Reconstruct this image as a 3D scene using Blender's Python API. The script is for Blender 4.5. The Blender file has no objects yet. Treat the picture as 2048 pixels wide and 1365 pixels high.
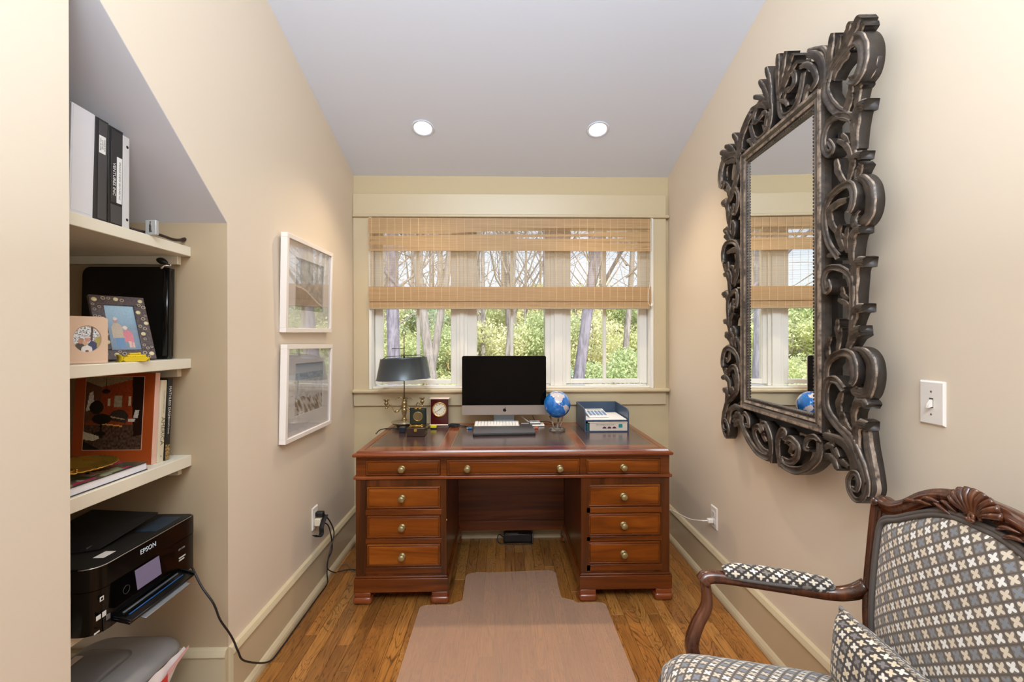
import bpy, bmesh, math, random
from mathutils import Vector, Matrix, Euler, noise
PI = math.pi
R = math.radians
rnd = random.Random(7)
scene = bpy.context.scene
col = scene.collection

# ------------------------------------------------------------------ camera
CAMH = 1.33
F = 905.0
yaw, pitch, roll = R(1.29), R(-0.06), R(0.12)
fw = Vector((math.sin(yaw)*math.cos(pitch), math.cos(yaw)*math.cos(pitch), math.sin(pitch)))
rt0 = Vector((math.cos(yaw), -math.sin(yaw), 0)); up0 = rt0.cross(fw)
rt = rt0*math.cos(roll) - up0*math.sin(roll); up = up0*math.cos(roll) + rt0*math.sin(roll)
cam = bpy.data.cameras.new('camera'); camo = bpy.data.objects.new('camera', cam); col.objects.link(camo)
cam.sensor_width = 36; cam.lens = F*36/2048; cam.clip_start = 0.02; cam.clip_end = 300
m = Matrix((rt, up, -fw)).transposed().to_4x4(); m.translation = (0, 0, CAMH)
camo.matrix_world = m
scene.camera = camo
def ray(px, py):
    return fw + rt*((px-1024)/F) - up*((py-682.5)/F)
CP = Vector((0, 0, CAMH))
def onX(px, py, v): d = ray(px, py); return CP + d*(v/d.x)
def onY(px, py, v): d = ray(px, py); return CP + d*(v/d.y)
def onZ(px, py, v): d = ray(px, py); return CP + d*((v-CAMH)/d.z)

# ------------------------------------------------------------------ world, sun, large lights, exposure
scene.view_settings.view_transform = 'Standard'; scene.view_settings.look = 'None'
scene.view_settings.exposure = 0.68; scene.view_settings.gamma = 1.0
scene.view_settings.use_curve_mapping = False
world = bpy.data.worlds.new('world'); scene.world = world; world.use_nodes = True
wn = world.node_tree; wn.nodes.clear()
wo = wn.nodes.new('ShaderNodeOutputWorld'); wb = wn.nodes.new('ShaderNodeBackground'); ws = wn.nodes.new('ShaderNodeTexSky')
ws.sky_type = 'NISHITA'; ws.sun_disc = False; ws.sun_elevation = R(48); ws.sun_rotation = R(200); ws.air_density = 1.0; ws.dust_density = 3.0
wm_ = wn.nodes.new('ShaderNodeMix'); wm_.data_type = 'RGBA'; wm_.inputs[0].default_value = 0.62
wn.links.new(ws.outputs[0], wm_.inputs[6]); wm_.inputs[7].default_value = (5.2, 5.6, 6.4, 1)
wn.links.new(wm_.outputs[2], wb.inputs[0]); wb.inputs[1].default_value = 0.20
wn.links.new(wb.outputs[0], wo.inputs[0])
def light(kind, name, loc, rot, energy, color, **kw):
    l = bpy.data.lights.new(name, kind); o = bpy.data.objects.new(name, l); col.objects.link(o)
    o.location = loc; o.rotation_euler = rot; l.energy = energy; l.color = color
    for k, v in kw.items(): setattr(l, k, v)
    return o
sun = light('SUN', 'sun', (0, -8, 10), (R(44), 0, R(22)), 4.6, (1, .95, .86), angle=R(1.5))
# unseen fill panel added behind the camera, and the upward flash bounce
light('AREA', 'rear_fill_light', (0.05, -1.0, 3.3), (R(40), 0, 0), 62, (.79, .91, 1.0), shape='RECTANGLE', size=1.9, size_y=1.1)
light('AREA', 'bounced_flash', (0.06, -.15, 1.45), (R(182), 0, 0), 30, (.73, .87, 1.0), shape='RECTANGLE', size=.8, size_y=.8)

# ------------------------------------------------------------------ materials
MATS = {}
def lin(c):
    if isinstance(c, str):
        c = c.lstrip('#'); c = [int(c[i:i+2], 16)/255 for i in (0, 2, 4)]
        c = [x/12.92 if x <= .04045 else ((x+.055)/1.055)**2.4 for x in c]
    return (c[0], c[1], c[2], 1)
class NT:
    def __init__(s, name):
        s.m = bpy.data.materials.new(name); s.m.use_nodes = True; s.t = s.m.node_tree; s.t.nodes.clear()
        s.out = s.n('ShaderNodeOutputMaterial')
    def n(s, k, **kw):
        x = s.t.nodes.new(k)
        for a, b in kw.items(): setattr(x, a, b)
        return x
    def l(s, a, b): s.t.links.new(a, b)
    def val(s, sock, v):
        if hasattr(v, 'is_linked') or isinstance(v, bpy.types.NodeSocket): s.l(v, sock)
        else: sock.default_value = v
    def math(s, op, a, b=None, c=None):
        x = s.n('ShaderNodeMath', operation=op); s.val(x.inputs[0], a)
        if b is not None: s.val(x.inputs[1], b)
        if c is not None: s.val(x.inputs[2], c)
        return x.outputs[0]
    def mix(s, f, a, b, mode='MIX'):
        x = s.n('ShaderNodeMix', data_type='RGBA', blend_type=mode); s.val(x.inputs[0], f); s.val(x.inputs[6], a); s.val(x.inputs[7], b)
        return x.outputs[2]
    def coord(s, which='Object', scale=(1, 1, 1), loc=(0, 0, 0), rot=(0, 0, 0)):
        t = s.n('ShaderNodeTexCoord'); mp = s.n('ShaderNodeMapping'); s.l(t.outputs[which], mp.inputs[0])
        mp.inputs['Scale'].default_value = scale; mp.inputs['Location'].default_value = loc; mp.inputs['Rotation'].default_value = rot
        return mp.outputs[0]
    def noise(s, v, scale, detail=4, rough=.55, dist=0):
        x = s.n('ShaderNodeTexNoise'); s.l(v, x.inputs['Vector']); x.inputs['Scale'].default_value = scale
        x.inputs['Detail'].default_value = detail; x.inputs['Roughness'].default_value = rough; x.inputs['Distortion'].default_value = dist
        return x.outputs[0]
    def ramp(s, f, stops):
        x = s.n('ShaderNodeValToRGB'); s.l(f, x.inputs[0]); e = x.color_ramp.elements
        while len(e) < len(stops): e.new(.5)
        for i, (p, c) in enumerate(stops): e[i].position = p; e[i].color = lin(c)
        return x.outputs[0]
    def bsdf(s, color, rough=.5, metal=0, spec=.5, bump=None, bstr=.2, bdist=.002, **kw):
        b = s.n('ShaderNodeBsdfPrincipled'); s.val(b.inputs['Base Color'], color if not isinstance(color, (str, tuple)) else lin(color))
        s.val(b.inputs['Roughness'], rough); b.inputs['Metallic'].default_value = metal; b.inputs['Specular IOR Level'].default_value = spec
        for k, v in kw.items(): s.val(b.inputs[k.replace('_', ' ')], v)
        if bump is not None:
            u = s.n('ShaderNodeBump'); s.l(bump, u.inputs['Height']); u.inputs['Strength'].default_value = bstr; u.inputs['Distance'].default_value = bdist
            s.l(u.outputs[0], b.inputs['Normal'])
        s.l(b.outputs[0], s.out.inputs[0]); return b
def P(name, color, rough=.5, metal=0, spec=.5, nz=0, nscale=60, bstr=.15, var=0, **kw):
    if name in MATS: return MATS[name]
    t = NT(name); c = lin(color); bump = None
    if nz or var:
        v = t.coord(); n = t.noise(v, nscale, 3)
        if nz: bump = n
        if var:
            n2 = t.noise(v, nscale*.12, 2)
            c = t.mix(n2, tuple(x*(1-var) for x in c[:3])+(1,), tuple(min(1, x*(1+var)) for x in c[:3])+(1,))
    t.bsdf(c, rough, metal, spec, bump, bstr, .001, **kw); MATS[name] = t.m; return t.m
def wood(name, c1, c2, c3, axis='Z', rough=.35, scale=1.0, coat=0.0, contrast=1.0, bstr=.1, spec=.5):
    if name in MATS: return MATS[name]
    t = NT(name); s = {'X': (.6, 9, 9), 'Y': (9, .6, 9), 'Z': (9, 9, .6)}[axis]
    v = t.coord('Object', tuple(k*scale for k in s)); f = {'X': (4, 120, 120), 'Y': (120, 4, 120), 'Z': (120, 120, 4)}[axis]
    big = t.noise(v, 1.6, 5, .6, 1.2); fine = t.noise(t.coord('Object', tuple(k*scale for k in f)), 1.0, 3, .7)
    blot = t.noise(t.coord('Object', (3, 3, 3)), 1.3, 3)
    a = t.ramp(big, [(.3, c1), (.52, c2), (.72, c3)])
    a = t.mix(t.math('MULTIPLY', fine, .45*contrast), a, lin(c1))
    a = t.mix(t.math('MULTIPLY', blot, .35), a, lin(c1), 'MULTIPLY')
    t.bsdf(a, rough, 0, spec, fine, bstr, .0006, Coat_Weight=coat, Coat_Roughness=.12)
    MATS[name] = t.m; return t.m

# ------------------------------------------------------------------ mesh builder
class G:
    def __init__(s): s.v = []; s.f = []; s.mi = []; s.sm = []; s.uv = None; s.c = []
    def add(s, vs, fs, mi=0, smooth=False, M=None, c=None):
        o = len(s.v)
        s.v += [(M @ Vector(p))[:] if M is not None else tuple(p) for p in vs]
        for f in fs: s.f.append([o+i for i in f]); s.mi.append(mi); s.sm.append(smooth); s.c.append(c)
        return s
    def box(s, x0, x1, y0, y1, z0, z1, mi=0, M=None, c=None):
        vs = [(x, y, z) for z in (z0, z1) for y in (y0, y1) for x in (x0, x1)]
        return s.add(vs, [(0, 2, 3, 1), (4, 5, 7, 6), (0, 1, 5, 4), (2, 6, 7, 3), (0, 4, 6, 2), (1, 3, 7, 5)], mi, False, M, c)
    def rbox(s, x0, x1, y0, y1, z0, z1, r=.004, seg=2, mi=0, M=None):
        bm = bmesh.new(); bmesh.ops.create_cube(bm, size=1)
        for v in bm.verts: v.co = Vector(((x0+x1)/2+v.co.x*(x1-x0), (y0+y1)/2+v.co.y*(y1-y0), (z0+z1)/2+v.co.z*(z1-z0)))
        r = min(r, .49*min(x1-x0, y1-y0, z1-z0))
        bmesh.ops.bevel(bm, geom=bm.edges[:], offset=r, segments=seg, affect='EDGES', profile=.5)
        bm.verts.ensure_lookup_table(); bm.verts.index_update()
        bm.normal_update(); vs = [v.co[:] for v in bm.verts]; flat = [f for f in bm.faces if max(abs(c) for c in f.normal) > .9999]; rest = [f for f in bm.faces if max(abs(c) for c in f.normal) <= .9999]
        base = len(s.v); s.add(vs, [[v.index for v in f.verts] for f in flat], mi, False, M)
        for f in rest: s.f.append([base+v.index for v in f.verts]); s.mi.append(mi); s.sm.append(seg > 1); s.c.append(None)
        bm.free(); return s
    def prism(s, poly, z0, z1, mi=0, M=None, smooth=False):      # poly in xy, extruded along z
        n = len(poly)
        if sum(poly[i][0]*poly[(i+1) % n][1]-poly[(i+1) % n][0]*poly[i][1] for i in range(n)) < 0: poly = poly[::-1]
        vs = [(x, y, z0) for x, y in poly]+[(x, y, z1) for x, y in poly]
        s.add(vs, [tuple(range(n-1, -1, -1)), tuple(range(n, 2*n))], mi, False, M)
        return s.add(vs, [(i, (i+1) % n, n+(i+1) % n, n+i) for i in range(n)], mi, smooth, M)
    def lathe(s, prof, org=(0, 0, 0), n=24, mi=0, M=None, smooth=True, caps=True, sx=1, sy=1):
        vs = []; fs = []
        for r, z in prof:
            for k in range(n): a = 2*PI*k/n; vs.append((org[0]+r*math.cos(a)*sx, org[1]+r*math.sin(a)*sy, org[2]+z))
        for i in range(len(prof)-1):
            for k in range(n): k2 = (k+1) % n; fs.append((i*n+k, i*n+k2, (i+1)*n+k2, (i+1)*n+k))
        if caps:
            fs.append(tuple(range(n-1, -1, -1))); j = (len(prof)-1)*n; fs.append(tuple(range(j, j+n)))
        return s.add(vs, fs, mi, smooth, M)
    def tube(s, pts, r, n=8, mi=0, M=None, caps=True, flat=1.0, closed=False, upv=None):
        pts = [Vector(p) for p in pts]; N = len(pts); rr = r if callable(r) else (lambda t: r)
        vs = []; fs = []; prev = None
        for i, p in enumerate(pts):
            if closed: t = (pts[(i+1) % N]-pts[i-1]).normalized()
            else: t = (pts[min(i+1, N-1)]-pts[max(i-1, 0)])
            t = t.normalized() if t.length > 1e-9 else Vector((0, 0, 1))
            if prev is None:
                a = Vector(upv) if upv else (Vector((0, 0, 1)) if abs(t.z) < .9 else Vector((1, 0, 0)))
            else: a = prev
            if upv: a = Vector(upv)
            u = (a-t*a.dot(t)); u = u.normalized() if u.length > 1e-6 else t.orthogonal().normalized(); w = t.cross(u); prev = u
            q = rr(i/max(1, N-1))
            for k in range(n): an = 2*PI*k/n; vs.append(p+u*(math.cos(an)*q*flat)+w*(math.sin(an)*q))
        for i in range(N if closed else N-1):
            j = (i+1) % N
            for k in range(n): k2 = (k+1) % n; fs.append((i*n+k, i*n+k2, j*n+k2, j*n+k))
        if caps and not closed: fs.append(tuple(range(n-1, -1, -1))); fs.append(tuple(range((N-1)*n, N*n)))
        return s.add([tuple(v) for v in vs], fs, mi, True, M)
    def sweep(s, path, prof, upv=(0, 0, 1), scale=None, mi=0, M=None, closed=False, caps=True, smooth=True, pc=True):
        # prof: list of (side, up) closed polygon; path 3D points
        pts = [Vector(p) for p in path]; N = len(pts); K = len(prof); vs = []; fs = []
        for i, p in enumerate(pts):
            if closed: t = (pts[(i+1) % N]-pts[i-1]).normalized()
            else: t = (pts[min(i+1, N-1)]-pts[max(i-1, 0)]).normalized()
            a = Vector(upv(i/max(1, N-1)) if callable(upv) else upv); u = (a-t*a.dot(t)).normalized(); w = t.cross(u)
            sc = scale(i/max(1, N-1)) if scale else 1
            s1, s2 = sc if isinstance(sc, tuple) else (sc, sc)
            for (x, y) in prof: vs.append(p+w*(x*s1)+u*(y*s2))
        for i in range(N if closed else N-1):
            j = (i+1) % N
            for k in range(K if pc else K-1): k2 = (k+1) % K; fs.append((i*K+k, i*K+k2, j*K+k2, j*K+k))
        if caps and not closed and pc: fs.append(tuple(range(K-1, -1, -1))); fs.append(tuple(range((N-1)*K, N*K)))
        return s.add([tuple(v) for v in vs], fs, mi, smooth, M)
    def grid(s, fn, nu, nv, mi=0, smooth=True, M=None, uvf=None, colf=None):
        o = len(s.v); vs = [tuple(fn(i/nu, j/nv)) for j in range(nv+1) for i in range(nu+1)]
        if M is not None: vs = [(M @ Vector(p))[:] for p in vs]
        s.v += vs
        for j in range(nv):
            for i in range(nu):
                a = j*(nu+1)+i; s.f.append([o+a, o+a+1, o+a+nu+2, o+a+nu+1]); s.mi.append(mi); s.sm.append(smooth)
                s.c.append(colf((i+.5)/nu, (j+.5)/nv) if colf else None)
        return s
def cat(pts, n=6, closed=False):       # Catmull-Rom through points (any dimension)
    P_ = [Vector(p) for p in pts]; N = len(P_); out = []
    for i in range(N if closed else N-1):
        a = P_[(i-1) % N] if (closed or i > 0) else P_[0]*2-P_[1]
        b = P_[i]; c = P_[(i+1) % N]; d = P_[(i+2) % N] if (closed or i+2 < N) else P_[-1]*2-P_[-2]
        for k in range(n):
            t = k/n; out.append(.5*((2*b)+(c-a)*t+(2*a-5*b+4*c-d)*t*t+(3*b-a-3*c+d)*t*t*t))
    if not closed: out.append(P_[-1])
    return out
WM = {}
def wmat(o): return WM.get(o.name, Matrix.Identity(4)) if o else Matrix.Identity(4)
def mesh_of(name, g, mats, Mi=None, uv=None):
    me = bpy.data.meshes.new(name); vs = g.v
    if Mi is not None: vs = [(Mi @ Vector(p))[:] for p in vs]
    me.from_pydata(vs, [], g.f)
    mats = mats if isinstance(mats, (list, tuple)) else [mats]
    for mm in mats: me.materials.append(mm)
    me.polygons.foreach_set('material_index', g.mi); me.polygons.foreach_set('use_smooth', g.sm)
    if any(c is not None for c in g.c):
        ca = me.color_attributes.new('Col', 'FLOAT_COLOR', 'CORNER'); buf = []
        for f, c in zip(g.f, g.c):
            c = c if c is not None else (1, 1, 1)
            buf += [c[0], c[1], c[2], 1.0]*len(f)
        ca.data.foreach_set('color', buf)
    if uv:
        ul = me.uv_layers.new(name='UVMap'); b = []
        for f in g.f:
            for i in f: b += list(uv(g.v[i]))
        ul.data.foreach_set('uv', b)
    me.update(); return me
def setp(o, label=None, cat_=None, group=None, kind=None):
    if label: o['label'] = label
    if cat_: o['category'] = cat_
    if group: o['group'] = group
    if kind: o['kind'] = kind
    return o
def thing(name, label, cat_, loc=(0, 0, 0), rot=(0, 0, 0), group=None):
    o = bpy.data.objects.new(name, None); col.objects.link(o); o.location = loc; o.rotation_euler = rot; o.empty_display_size = .05
    WM[o.name] = Matrix.Translation(loc) @ Euler(rot).to_matrix().to_4x4()
    return setp(o, label, cat_, group)
def part(name, g, mats, parent, label=None, local=False, uv=None, kind=None, mods=()):
    # geometry is given in world coordinates unless local
    Mi = None if local else wmat(parent).inverted()
    o = bpy.data.objects.new(name, mesh_of(name, g, mats, Mi, uv)); col.objects.link(o); o.parent = parent
    WM[o.name] = wmat(parent).copy()
    setp(o, label, None, None, kind)
    for mo in mods: addmod(o, *mo)
    return o
def addmod(o, typ, **kw):
    md = o.modifiers.new(typ.lower(), typ)
    for k, v in kw.items(): setattr(md, k, v)
    return md
def solo(name, g, mats, label=None, cat_=None, group=None, kind=None, uv=None, mods=()):
    xs = [v[0] for v in g.v]; ys = [v[1] for v in g.v]; zs = [v[2] for v in g.v]
    b = Vector(((min(xs)+max(xs))/2, (min(ys)+max(ys))/2, min(zs)))
    if kind == 'structure': b = Vector((0, 0, 0))
    o = bpy.data.objects.new(name, mesh_of(name, g, mats, Matrix.Translation(-b), uv)); col.objects.link(o); o.location = b
    WM[o.name] = Matrix.Translation(b)
    setp(o, label, cat_, group, kind)
    for mo in mods: addmod(o, *mo)
    return o
def addmod2(o, typ, kw): return addmod(o, typ, **kw)
def dup(o, parent=None):
    c = o.copy(); col.objects.link(c); c.parent = parent
    for ch in list(o.children): dup(ch, c)
    return c
def text(name, s, size, M, mat, parent=None, extrude=.0003, align='CENTER', shear=0, sx=1.0, kind=None):
    cu = bpy.data.curves.new(name, 'FONT'); cu.body = s; cu.size = size; cu.extrude = extrude; cu.align_x = align; cu.align_y = 'CENTER'; cu.shear = shear
    cu.resolution_u = 2
    to = bpy.data.objects.new(name, cu); col.objects.link(to)
    dg = bpy.context.evaluated_depsgraph_get(); me = bpy.data.meshes.new_from_object(to.evaluated_get(dg))
    bpy.data.objects.remove(to); bpy.data.curves.remove(cu)
    S = Matrix.Diagonal((sx, 1, 1, 1)); me.transform(wmat(parent).inverted() @ M @ S); me.materials.clear(); me.materials.append(mat)
    o = bpy.data.objects.new(name, me); col.objects.link(o); o.parent = parent; WM[o.name] = wmat(parent).copy()
    return o
def frame(o, x, y, z=None):           # matrix from origin and two axis directions
    x = Vector(x).normalized(); y = Vector(y); y = (y-x*y.dot(x)).normalized(); z = x.cross(y)
    m = Matrix((x, y, z)).transposed().to_4x4(); m.translation = Vector(o); return m
# ================================================================== THE ROOM
XL, XR, YB = -0.997, 1.139, 3.077
CZ0, CS = 2.446, 0.302                       # ceiling height at the back wall and its slope
def cz(y): return CZ0 + CS*(YB-y)
wallM = P('wall_paint', '#E5D5C1', .55, nz=1, nscale=220, bstr=.05, spec=.3)
backM = P('back_wall_shaded', '#CBB894', .5, nz=1, nscale=220, bstr=.05, spec=.3)  # wall paint with the shade of the backlit wall mixed into its colour
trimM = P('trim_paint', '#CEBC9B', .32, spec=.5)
ceilM = P('ceiling_paint', '#E6ECFB', .6, nz=1, nscale=200, bstr=.03, spec=.3)
whiteM = P('window_white', '#F2EEE6', .3)
shelfM = P('shelf_paint', '#EDE4D0', .35)
YF = -3.5; YC = -1.2                          # rear end of the room; where the slope turns flat
ZT = cz(YC)
g = G().box(XL-.3, XR+.3, YF-.2, YB+.16, -.12, -.019)
floor = solo('floor', g, P('subfloor', '#3a2414', .8), kind='structure')
# planks
def plank_mat():
    t = NT('oak_plank'); oi = t.n('ShaderNodeObjectInfo'); tc = t.n('ShaderNodeTexCoord')
    add = t.n('ShaderNodeVectorMath', operation='ADD'); t.l(tc.outputs['Object'], add.inputs[0])
    cb = t.n('ShaderNodeCombineXYZ'); t.l(t.math('MULTIPLY', oi.outputs['Random'], 37.0), cb.inputs[0]); t.l(t.math('MULTIPLY', oi.outputs['Random'], 91.0), cb.inputs[1]); t.l(cb.outputs[0], add.inputs[1])
    def mp(sc):
        m_ = t.n('ShaderNodeMapping'); t.l(add.outputs[0], m_.inputs[0]); m_.inputs['Scale'].default_value = sc; return m_.outputs[0]
    ring = t.noise(mp((5.5, .75, 5)), 1.5, 3, .5, 1.6)
    band = t.math('ABSOLUTE', t.math('SINE', t.math('MULTIPLY', ring, 64.0)))
    line = t.math('POWER', t.math('SUBTRACT', 1.0, band), 3.2)
    fine = t.noise(mp((190, 5, 60)), 1.0, 4, .7)
    blot = t.noise(mp((4, 1.2, 4)), 2.0, 3, .6)
    base = t.ramp(blot, [(.28, '#85521F'), (.5, '#B87A32'), (.72, '#D2933F')])
    rv = t.ramp(oi.outputs['Random'], [(0, '#6F4628'), (.3, '#B8783E'), (.6, '#935D30'), (.8, '#C98D4C'), (1, '#7E5232')])
    c = t.mix(.6, base, rv)
    c = t.mix(t.math('MULTIPLY', line, .85), c, lin('#42220B'))
    c = t.mix(t.math('MULTIPLY', t.ramp_f(fine), .75), c, lin('#53300F'))
    t.bsdf(c, .30, 0, .5, fine, .12, .0005, Coat_Weight=.25, Coat_Roughness=.15); return t.m
def _rf(s, f, lo=.45, hi=.75):
    x = s.n('ShaderNodeMapRange'); s.l(f, x.inputs[0]); x.inputs[1].default_value = lo; x.inputs[2].default_value = hi; return x.outputs[0]
NT.ramp_f = _rf
oakM = plank_mat()
pw = .0571; x = XL-.012; row = 0; meshes = {}
while x < XR+.01:
    x1 = min(x+pw, XR+.012); y = .25 + rnd.uniform(-.5, 0); first = True
    while y < YB:
        L = rnd.choice([.42, .55, .68, .84, 1.0, 1.2]); y1 = min(y+L, YB)
        if YB-y1 < .16: y1 = YB
        if y1 > .3:
            w = round(x1-x, 4); l = round(y1-y, 3)
            key = (w, l)
            if key not in meshes:
                b = .0009; gg = G(); W, L2 = w/2, l/2
                vs = [(-W+.0005, -L2+.0005, -.019), (W-.0005, -L2+.0005, -.019), (W-.0005, L2-.0005, -.019), (-W+.0005, L2-.0005, -.019)]
                vs += [(p[0], p[1], -b) for p in vs] + [(p[0]*(1-b/W), p[1]*(1-b/L2), 0) for p in vs]
                gg.add(vs, [(3, 2, 1, 0), (8, 9, 10, 11)]+[(i, (i+1) % 4, 4+(i+1) % 4, 4+i) for i in range(4)]+[(4+i, 4+(i+1) % 4, 8+(i+1) % 4, 8+i) for i in range(4)])
                meshes[key] = mesh_of('plank', gg, oakM)
            o = bpy.data.objects.new('plank', meshes[key]); col.objects.link(o); o.parent = floor
            o.location = ((x+x1)/2, (y+y1)/2, rnd.uniform(-.0002, 0))
        y = y1
    x = x1; row += 1
g = G().box(XL-.012, XR+.012, YF, -.2, -.019, -.0005)
part('rear_boards', g, oakM, floor, kind='stuff')

# ---- walls
T = .14
AY0, AY1 = 1.067, 1.668                       # alcove opening
AX = XL-.62
def side_wall(name, xa, xb, mat, hole=None):
    g = G()
    # polygons in (y,z) extruded along x
    M = Matrix(((0, 0, 1, 0), (1, 0, 0, 0), (0, 1, 0, 0), (0, 0, 0, 1)))
    top = [(YF, ZT), (YC, ZT), (YB, CZ0)]
    if not hole: g.prism([(YF, 0), (YB, 0), (YB, CZ0), (YC, ZT), (YF, ZT)], xa, xb, M=M)
    else:
        y0, y1, zn, zf = hole
        g.prism([(YF, 0), (y0, 0), (y0, cz(y0)), (YC, ZT), (YF, ZT)], xa, xb, M=M)
        g.prism([(y1, 0), (YB, 0), (YB, CZ0), (y1, cz(y1))], xa, xb, M=M)
        g.prism([(y0, zn+.002), (y1, zf+.002), (y1, cz(y1)), (y0, cz(y0))], xa, xb, M=M)
    return solo(name, g, mat, kind='structure')
side_wall('wall_right', XR, XR+T, wallM)
AZF = 1.759; AZN = AZF + (2.179-1.759)/(1.668-1.148)*(AY1-AY0)
side_wall('wall_left', XL-.018, XL, wallM, (AY0, AY1+.001, AZN, AZF))
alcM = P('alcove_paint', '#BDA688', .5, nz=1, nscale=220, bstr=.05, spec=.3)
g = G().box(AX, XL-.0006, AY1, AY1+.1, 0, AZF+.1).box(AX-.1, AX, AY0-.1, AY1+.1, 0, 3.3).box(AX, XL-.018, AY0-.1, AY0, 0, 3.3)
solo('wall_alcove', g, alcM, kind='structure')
soffM = P('soffit_shaded_white', '#DAD5D8', .6, spec=.3)  # ceiling white, greyed in the colour for the shade under the slope
sl = (AZN-AZF)/(AY0-AY1)
g = G()
M = Matrix(((0, 0, 1, 0), (1, 0, 0, 0), (0, 1, 0, 0), (0, 0, 0, 1)))
g.prism([(AY0, AZN), (AY1, AZF), (AY1, AZF+.05), (AY0, AZN+.05)], AX, XL-.0006, M=M)
solo('ceiling_alcove', g, soffM, kind='structure')
# ceiling (sloped, then flat) with two lamp holes: a slab in strips around the holes
LY, LX = 2.655, (-.458, .568)
hw = .062
def cprism(g, x0, x1, y0, y1):
    M = Matrix(((0, 0, 1, 0), (1, 0, 0, 0), (0, 1, 0, 0), (0, 0, 0, 1)))
    g.prism([(y0, cz(y0)), (y1, cz(y1)), (y1, cz(y1)+.1), (y0, cz(y0)+.1)], x0, x1, M=M)
g = G()
cprism(g, XL-.7, XR+.2, YC, LY-hw); cprism(g, XL-.2, XR+.2, LY+hw, YB+.16)
xs = [XL-.2, LX[0]-hw, LX[0]+hw, LX[1]-hw, LX[1]+hw, XR+.2]
for i in (0, 2, 4): cprism(g, xs[i], xs[i+1], LY-hw, LY+hw)
g.box(XL-.2, XR+.2, YF-.2, YC, ZT, ZT+.1)
solo('ceiling', g, ceilM, kind='structure')
g = G().box(XL-.2, XR+.2, YF-.2, YF, 0, 3.9); solo('wall_rear', g, wallM, kind='structure')
# back wall with the window opening
OX0, OX1, OZ0, OZ1 = -.888, 1.030, 1.003, 2.165
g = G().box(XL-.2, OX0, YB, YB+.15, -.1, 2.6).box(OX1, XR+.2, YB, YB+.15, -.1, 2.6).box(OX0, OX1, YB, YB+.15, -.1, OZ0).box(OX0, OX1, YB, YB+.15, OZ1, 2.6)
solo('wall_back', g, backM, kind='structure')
# casing
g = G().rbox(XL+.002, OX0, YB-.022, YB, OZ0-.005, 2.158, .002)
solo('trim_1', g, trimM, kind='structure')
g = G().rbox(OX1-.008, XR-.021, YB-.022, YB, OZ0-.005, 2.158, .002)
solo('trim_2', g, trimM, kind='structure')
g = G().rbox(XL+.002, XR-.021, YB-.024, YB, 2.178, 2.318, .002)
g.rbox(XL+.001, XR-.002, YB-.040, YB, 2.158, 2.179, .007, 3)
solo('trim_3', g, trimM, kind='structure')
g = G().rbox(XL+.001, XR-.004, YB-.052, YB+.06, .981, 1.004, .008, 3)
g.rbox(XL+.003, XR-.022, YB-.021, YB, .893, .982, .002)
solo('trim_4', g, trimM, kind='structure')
# baseboards: body, chamfered cap, shoe moulding
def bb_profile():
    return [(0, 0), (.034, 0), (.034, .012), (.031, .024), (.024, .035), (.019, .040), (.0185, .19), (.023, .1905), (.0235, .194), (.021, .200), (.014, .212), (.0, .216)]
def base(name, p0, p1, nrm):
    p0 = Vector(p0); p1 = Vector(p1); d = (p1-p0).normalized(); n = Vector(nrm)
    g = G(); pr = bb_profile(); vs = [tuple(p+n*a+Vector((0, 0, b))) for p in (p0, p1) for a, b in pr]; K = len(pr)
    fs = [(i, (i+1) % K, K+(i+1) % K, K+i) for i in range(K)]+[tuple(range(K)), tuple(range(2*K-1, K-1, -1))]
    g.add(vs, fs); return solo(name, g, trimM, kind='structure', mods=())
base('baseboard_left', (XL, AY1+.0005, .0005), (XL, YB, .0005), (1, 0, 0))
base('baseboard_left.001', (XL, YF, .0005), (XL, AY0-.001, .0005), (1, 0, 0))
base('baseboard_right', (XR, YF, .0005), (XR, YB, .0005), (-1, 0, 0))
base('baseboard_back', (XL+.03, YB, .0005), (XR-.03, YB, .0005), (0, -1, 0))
base('baseboard_alcove', (AX, AY1, .0005), (XL-.0005, AY1, .0005), (0, -1, 0))

# ---- windows (three casements)
glassM = NT('window_glass')
def _glass(t, k=.06, tint=(1, 1, 1, 1)):
    tr = t.n('ShaderNodeBsdfTransparent'); tr.inputs[0].default_value = tint; gl = t.n('ShaderNodeBsdfGlossy'); gl.inputs['Roughness'].default_value = .01
    lw = t.n('ShaderNodeLayerWeight'); lw.inputs[0].default_value = .5; mx = t.n('ShaderNodeMixShader')
    fr = t.math('ADD', t.math('MULTIPLY', t.math('POWER', lw.outputs['Facing'], 5.0), .9), k)
    t.l(fr, mx.inputs[0]); t.l(tr.outputs[0], mx.inputs[1]); t.l(gl.outputs[0], mx.inputs[2]); t.l(mx.outputs[0], t.out.inputs[0])
_glass(glassM, tint=(.97, .98, .98, 1)); glassM = glassM.m
WY = 3.13
g = G()   # jamb liner all round + mullions
g.rbox(OX0-.001, OX0+.017, YB-.03, YB+.15, OZ0+.002, OZ1, .002).rbox(OX1-.020, OX1-.0005, YB-.03, YB+.15, OZ0+.002, OZ1, .002)
g.rbox(OX0+.017, OX1-.020, YB+.02, YB+.15, OZ1-.02, OZ1, .002).rbox(OX0+.017, OX1-.020, YB-.005, YB+.15, OZ0+.002, 1.018, .002)
solo('trim_5', g, whiteM, kind='structure')
wins = [(-.871, -.299), (-.247, .348), (.431, 1.010)]
gl_ = [(-.820, -.347), (-.175, .303), (.473, .955)]
for i, (a, b) in enumerate([(-.299, -.247), (.348, .431)]):
    g = G().rbox(a-.012, b+.012, WY-.02, WY+.09, 1.018, OZ1-.02, .003)
    g.rbox(a+.012, b-.012, WY-.032, WY-.019, 1.018, OZ1-.02, .003)
    solo('trim_%d' % (6+i), g, whiteM, kind='structure')
shadeM = P('window_shadow_gap', '#8b8578', .6)
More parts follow.
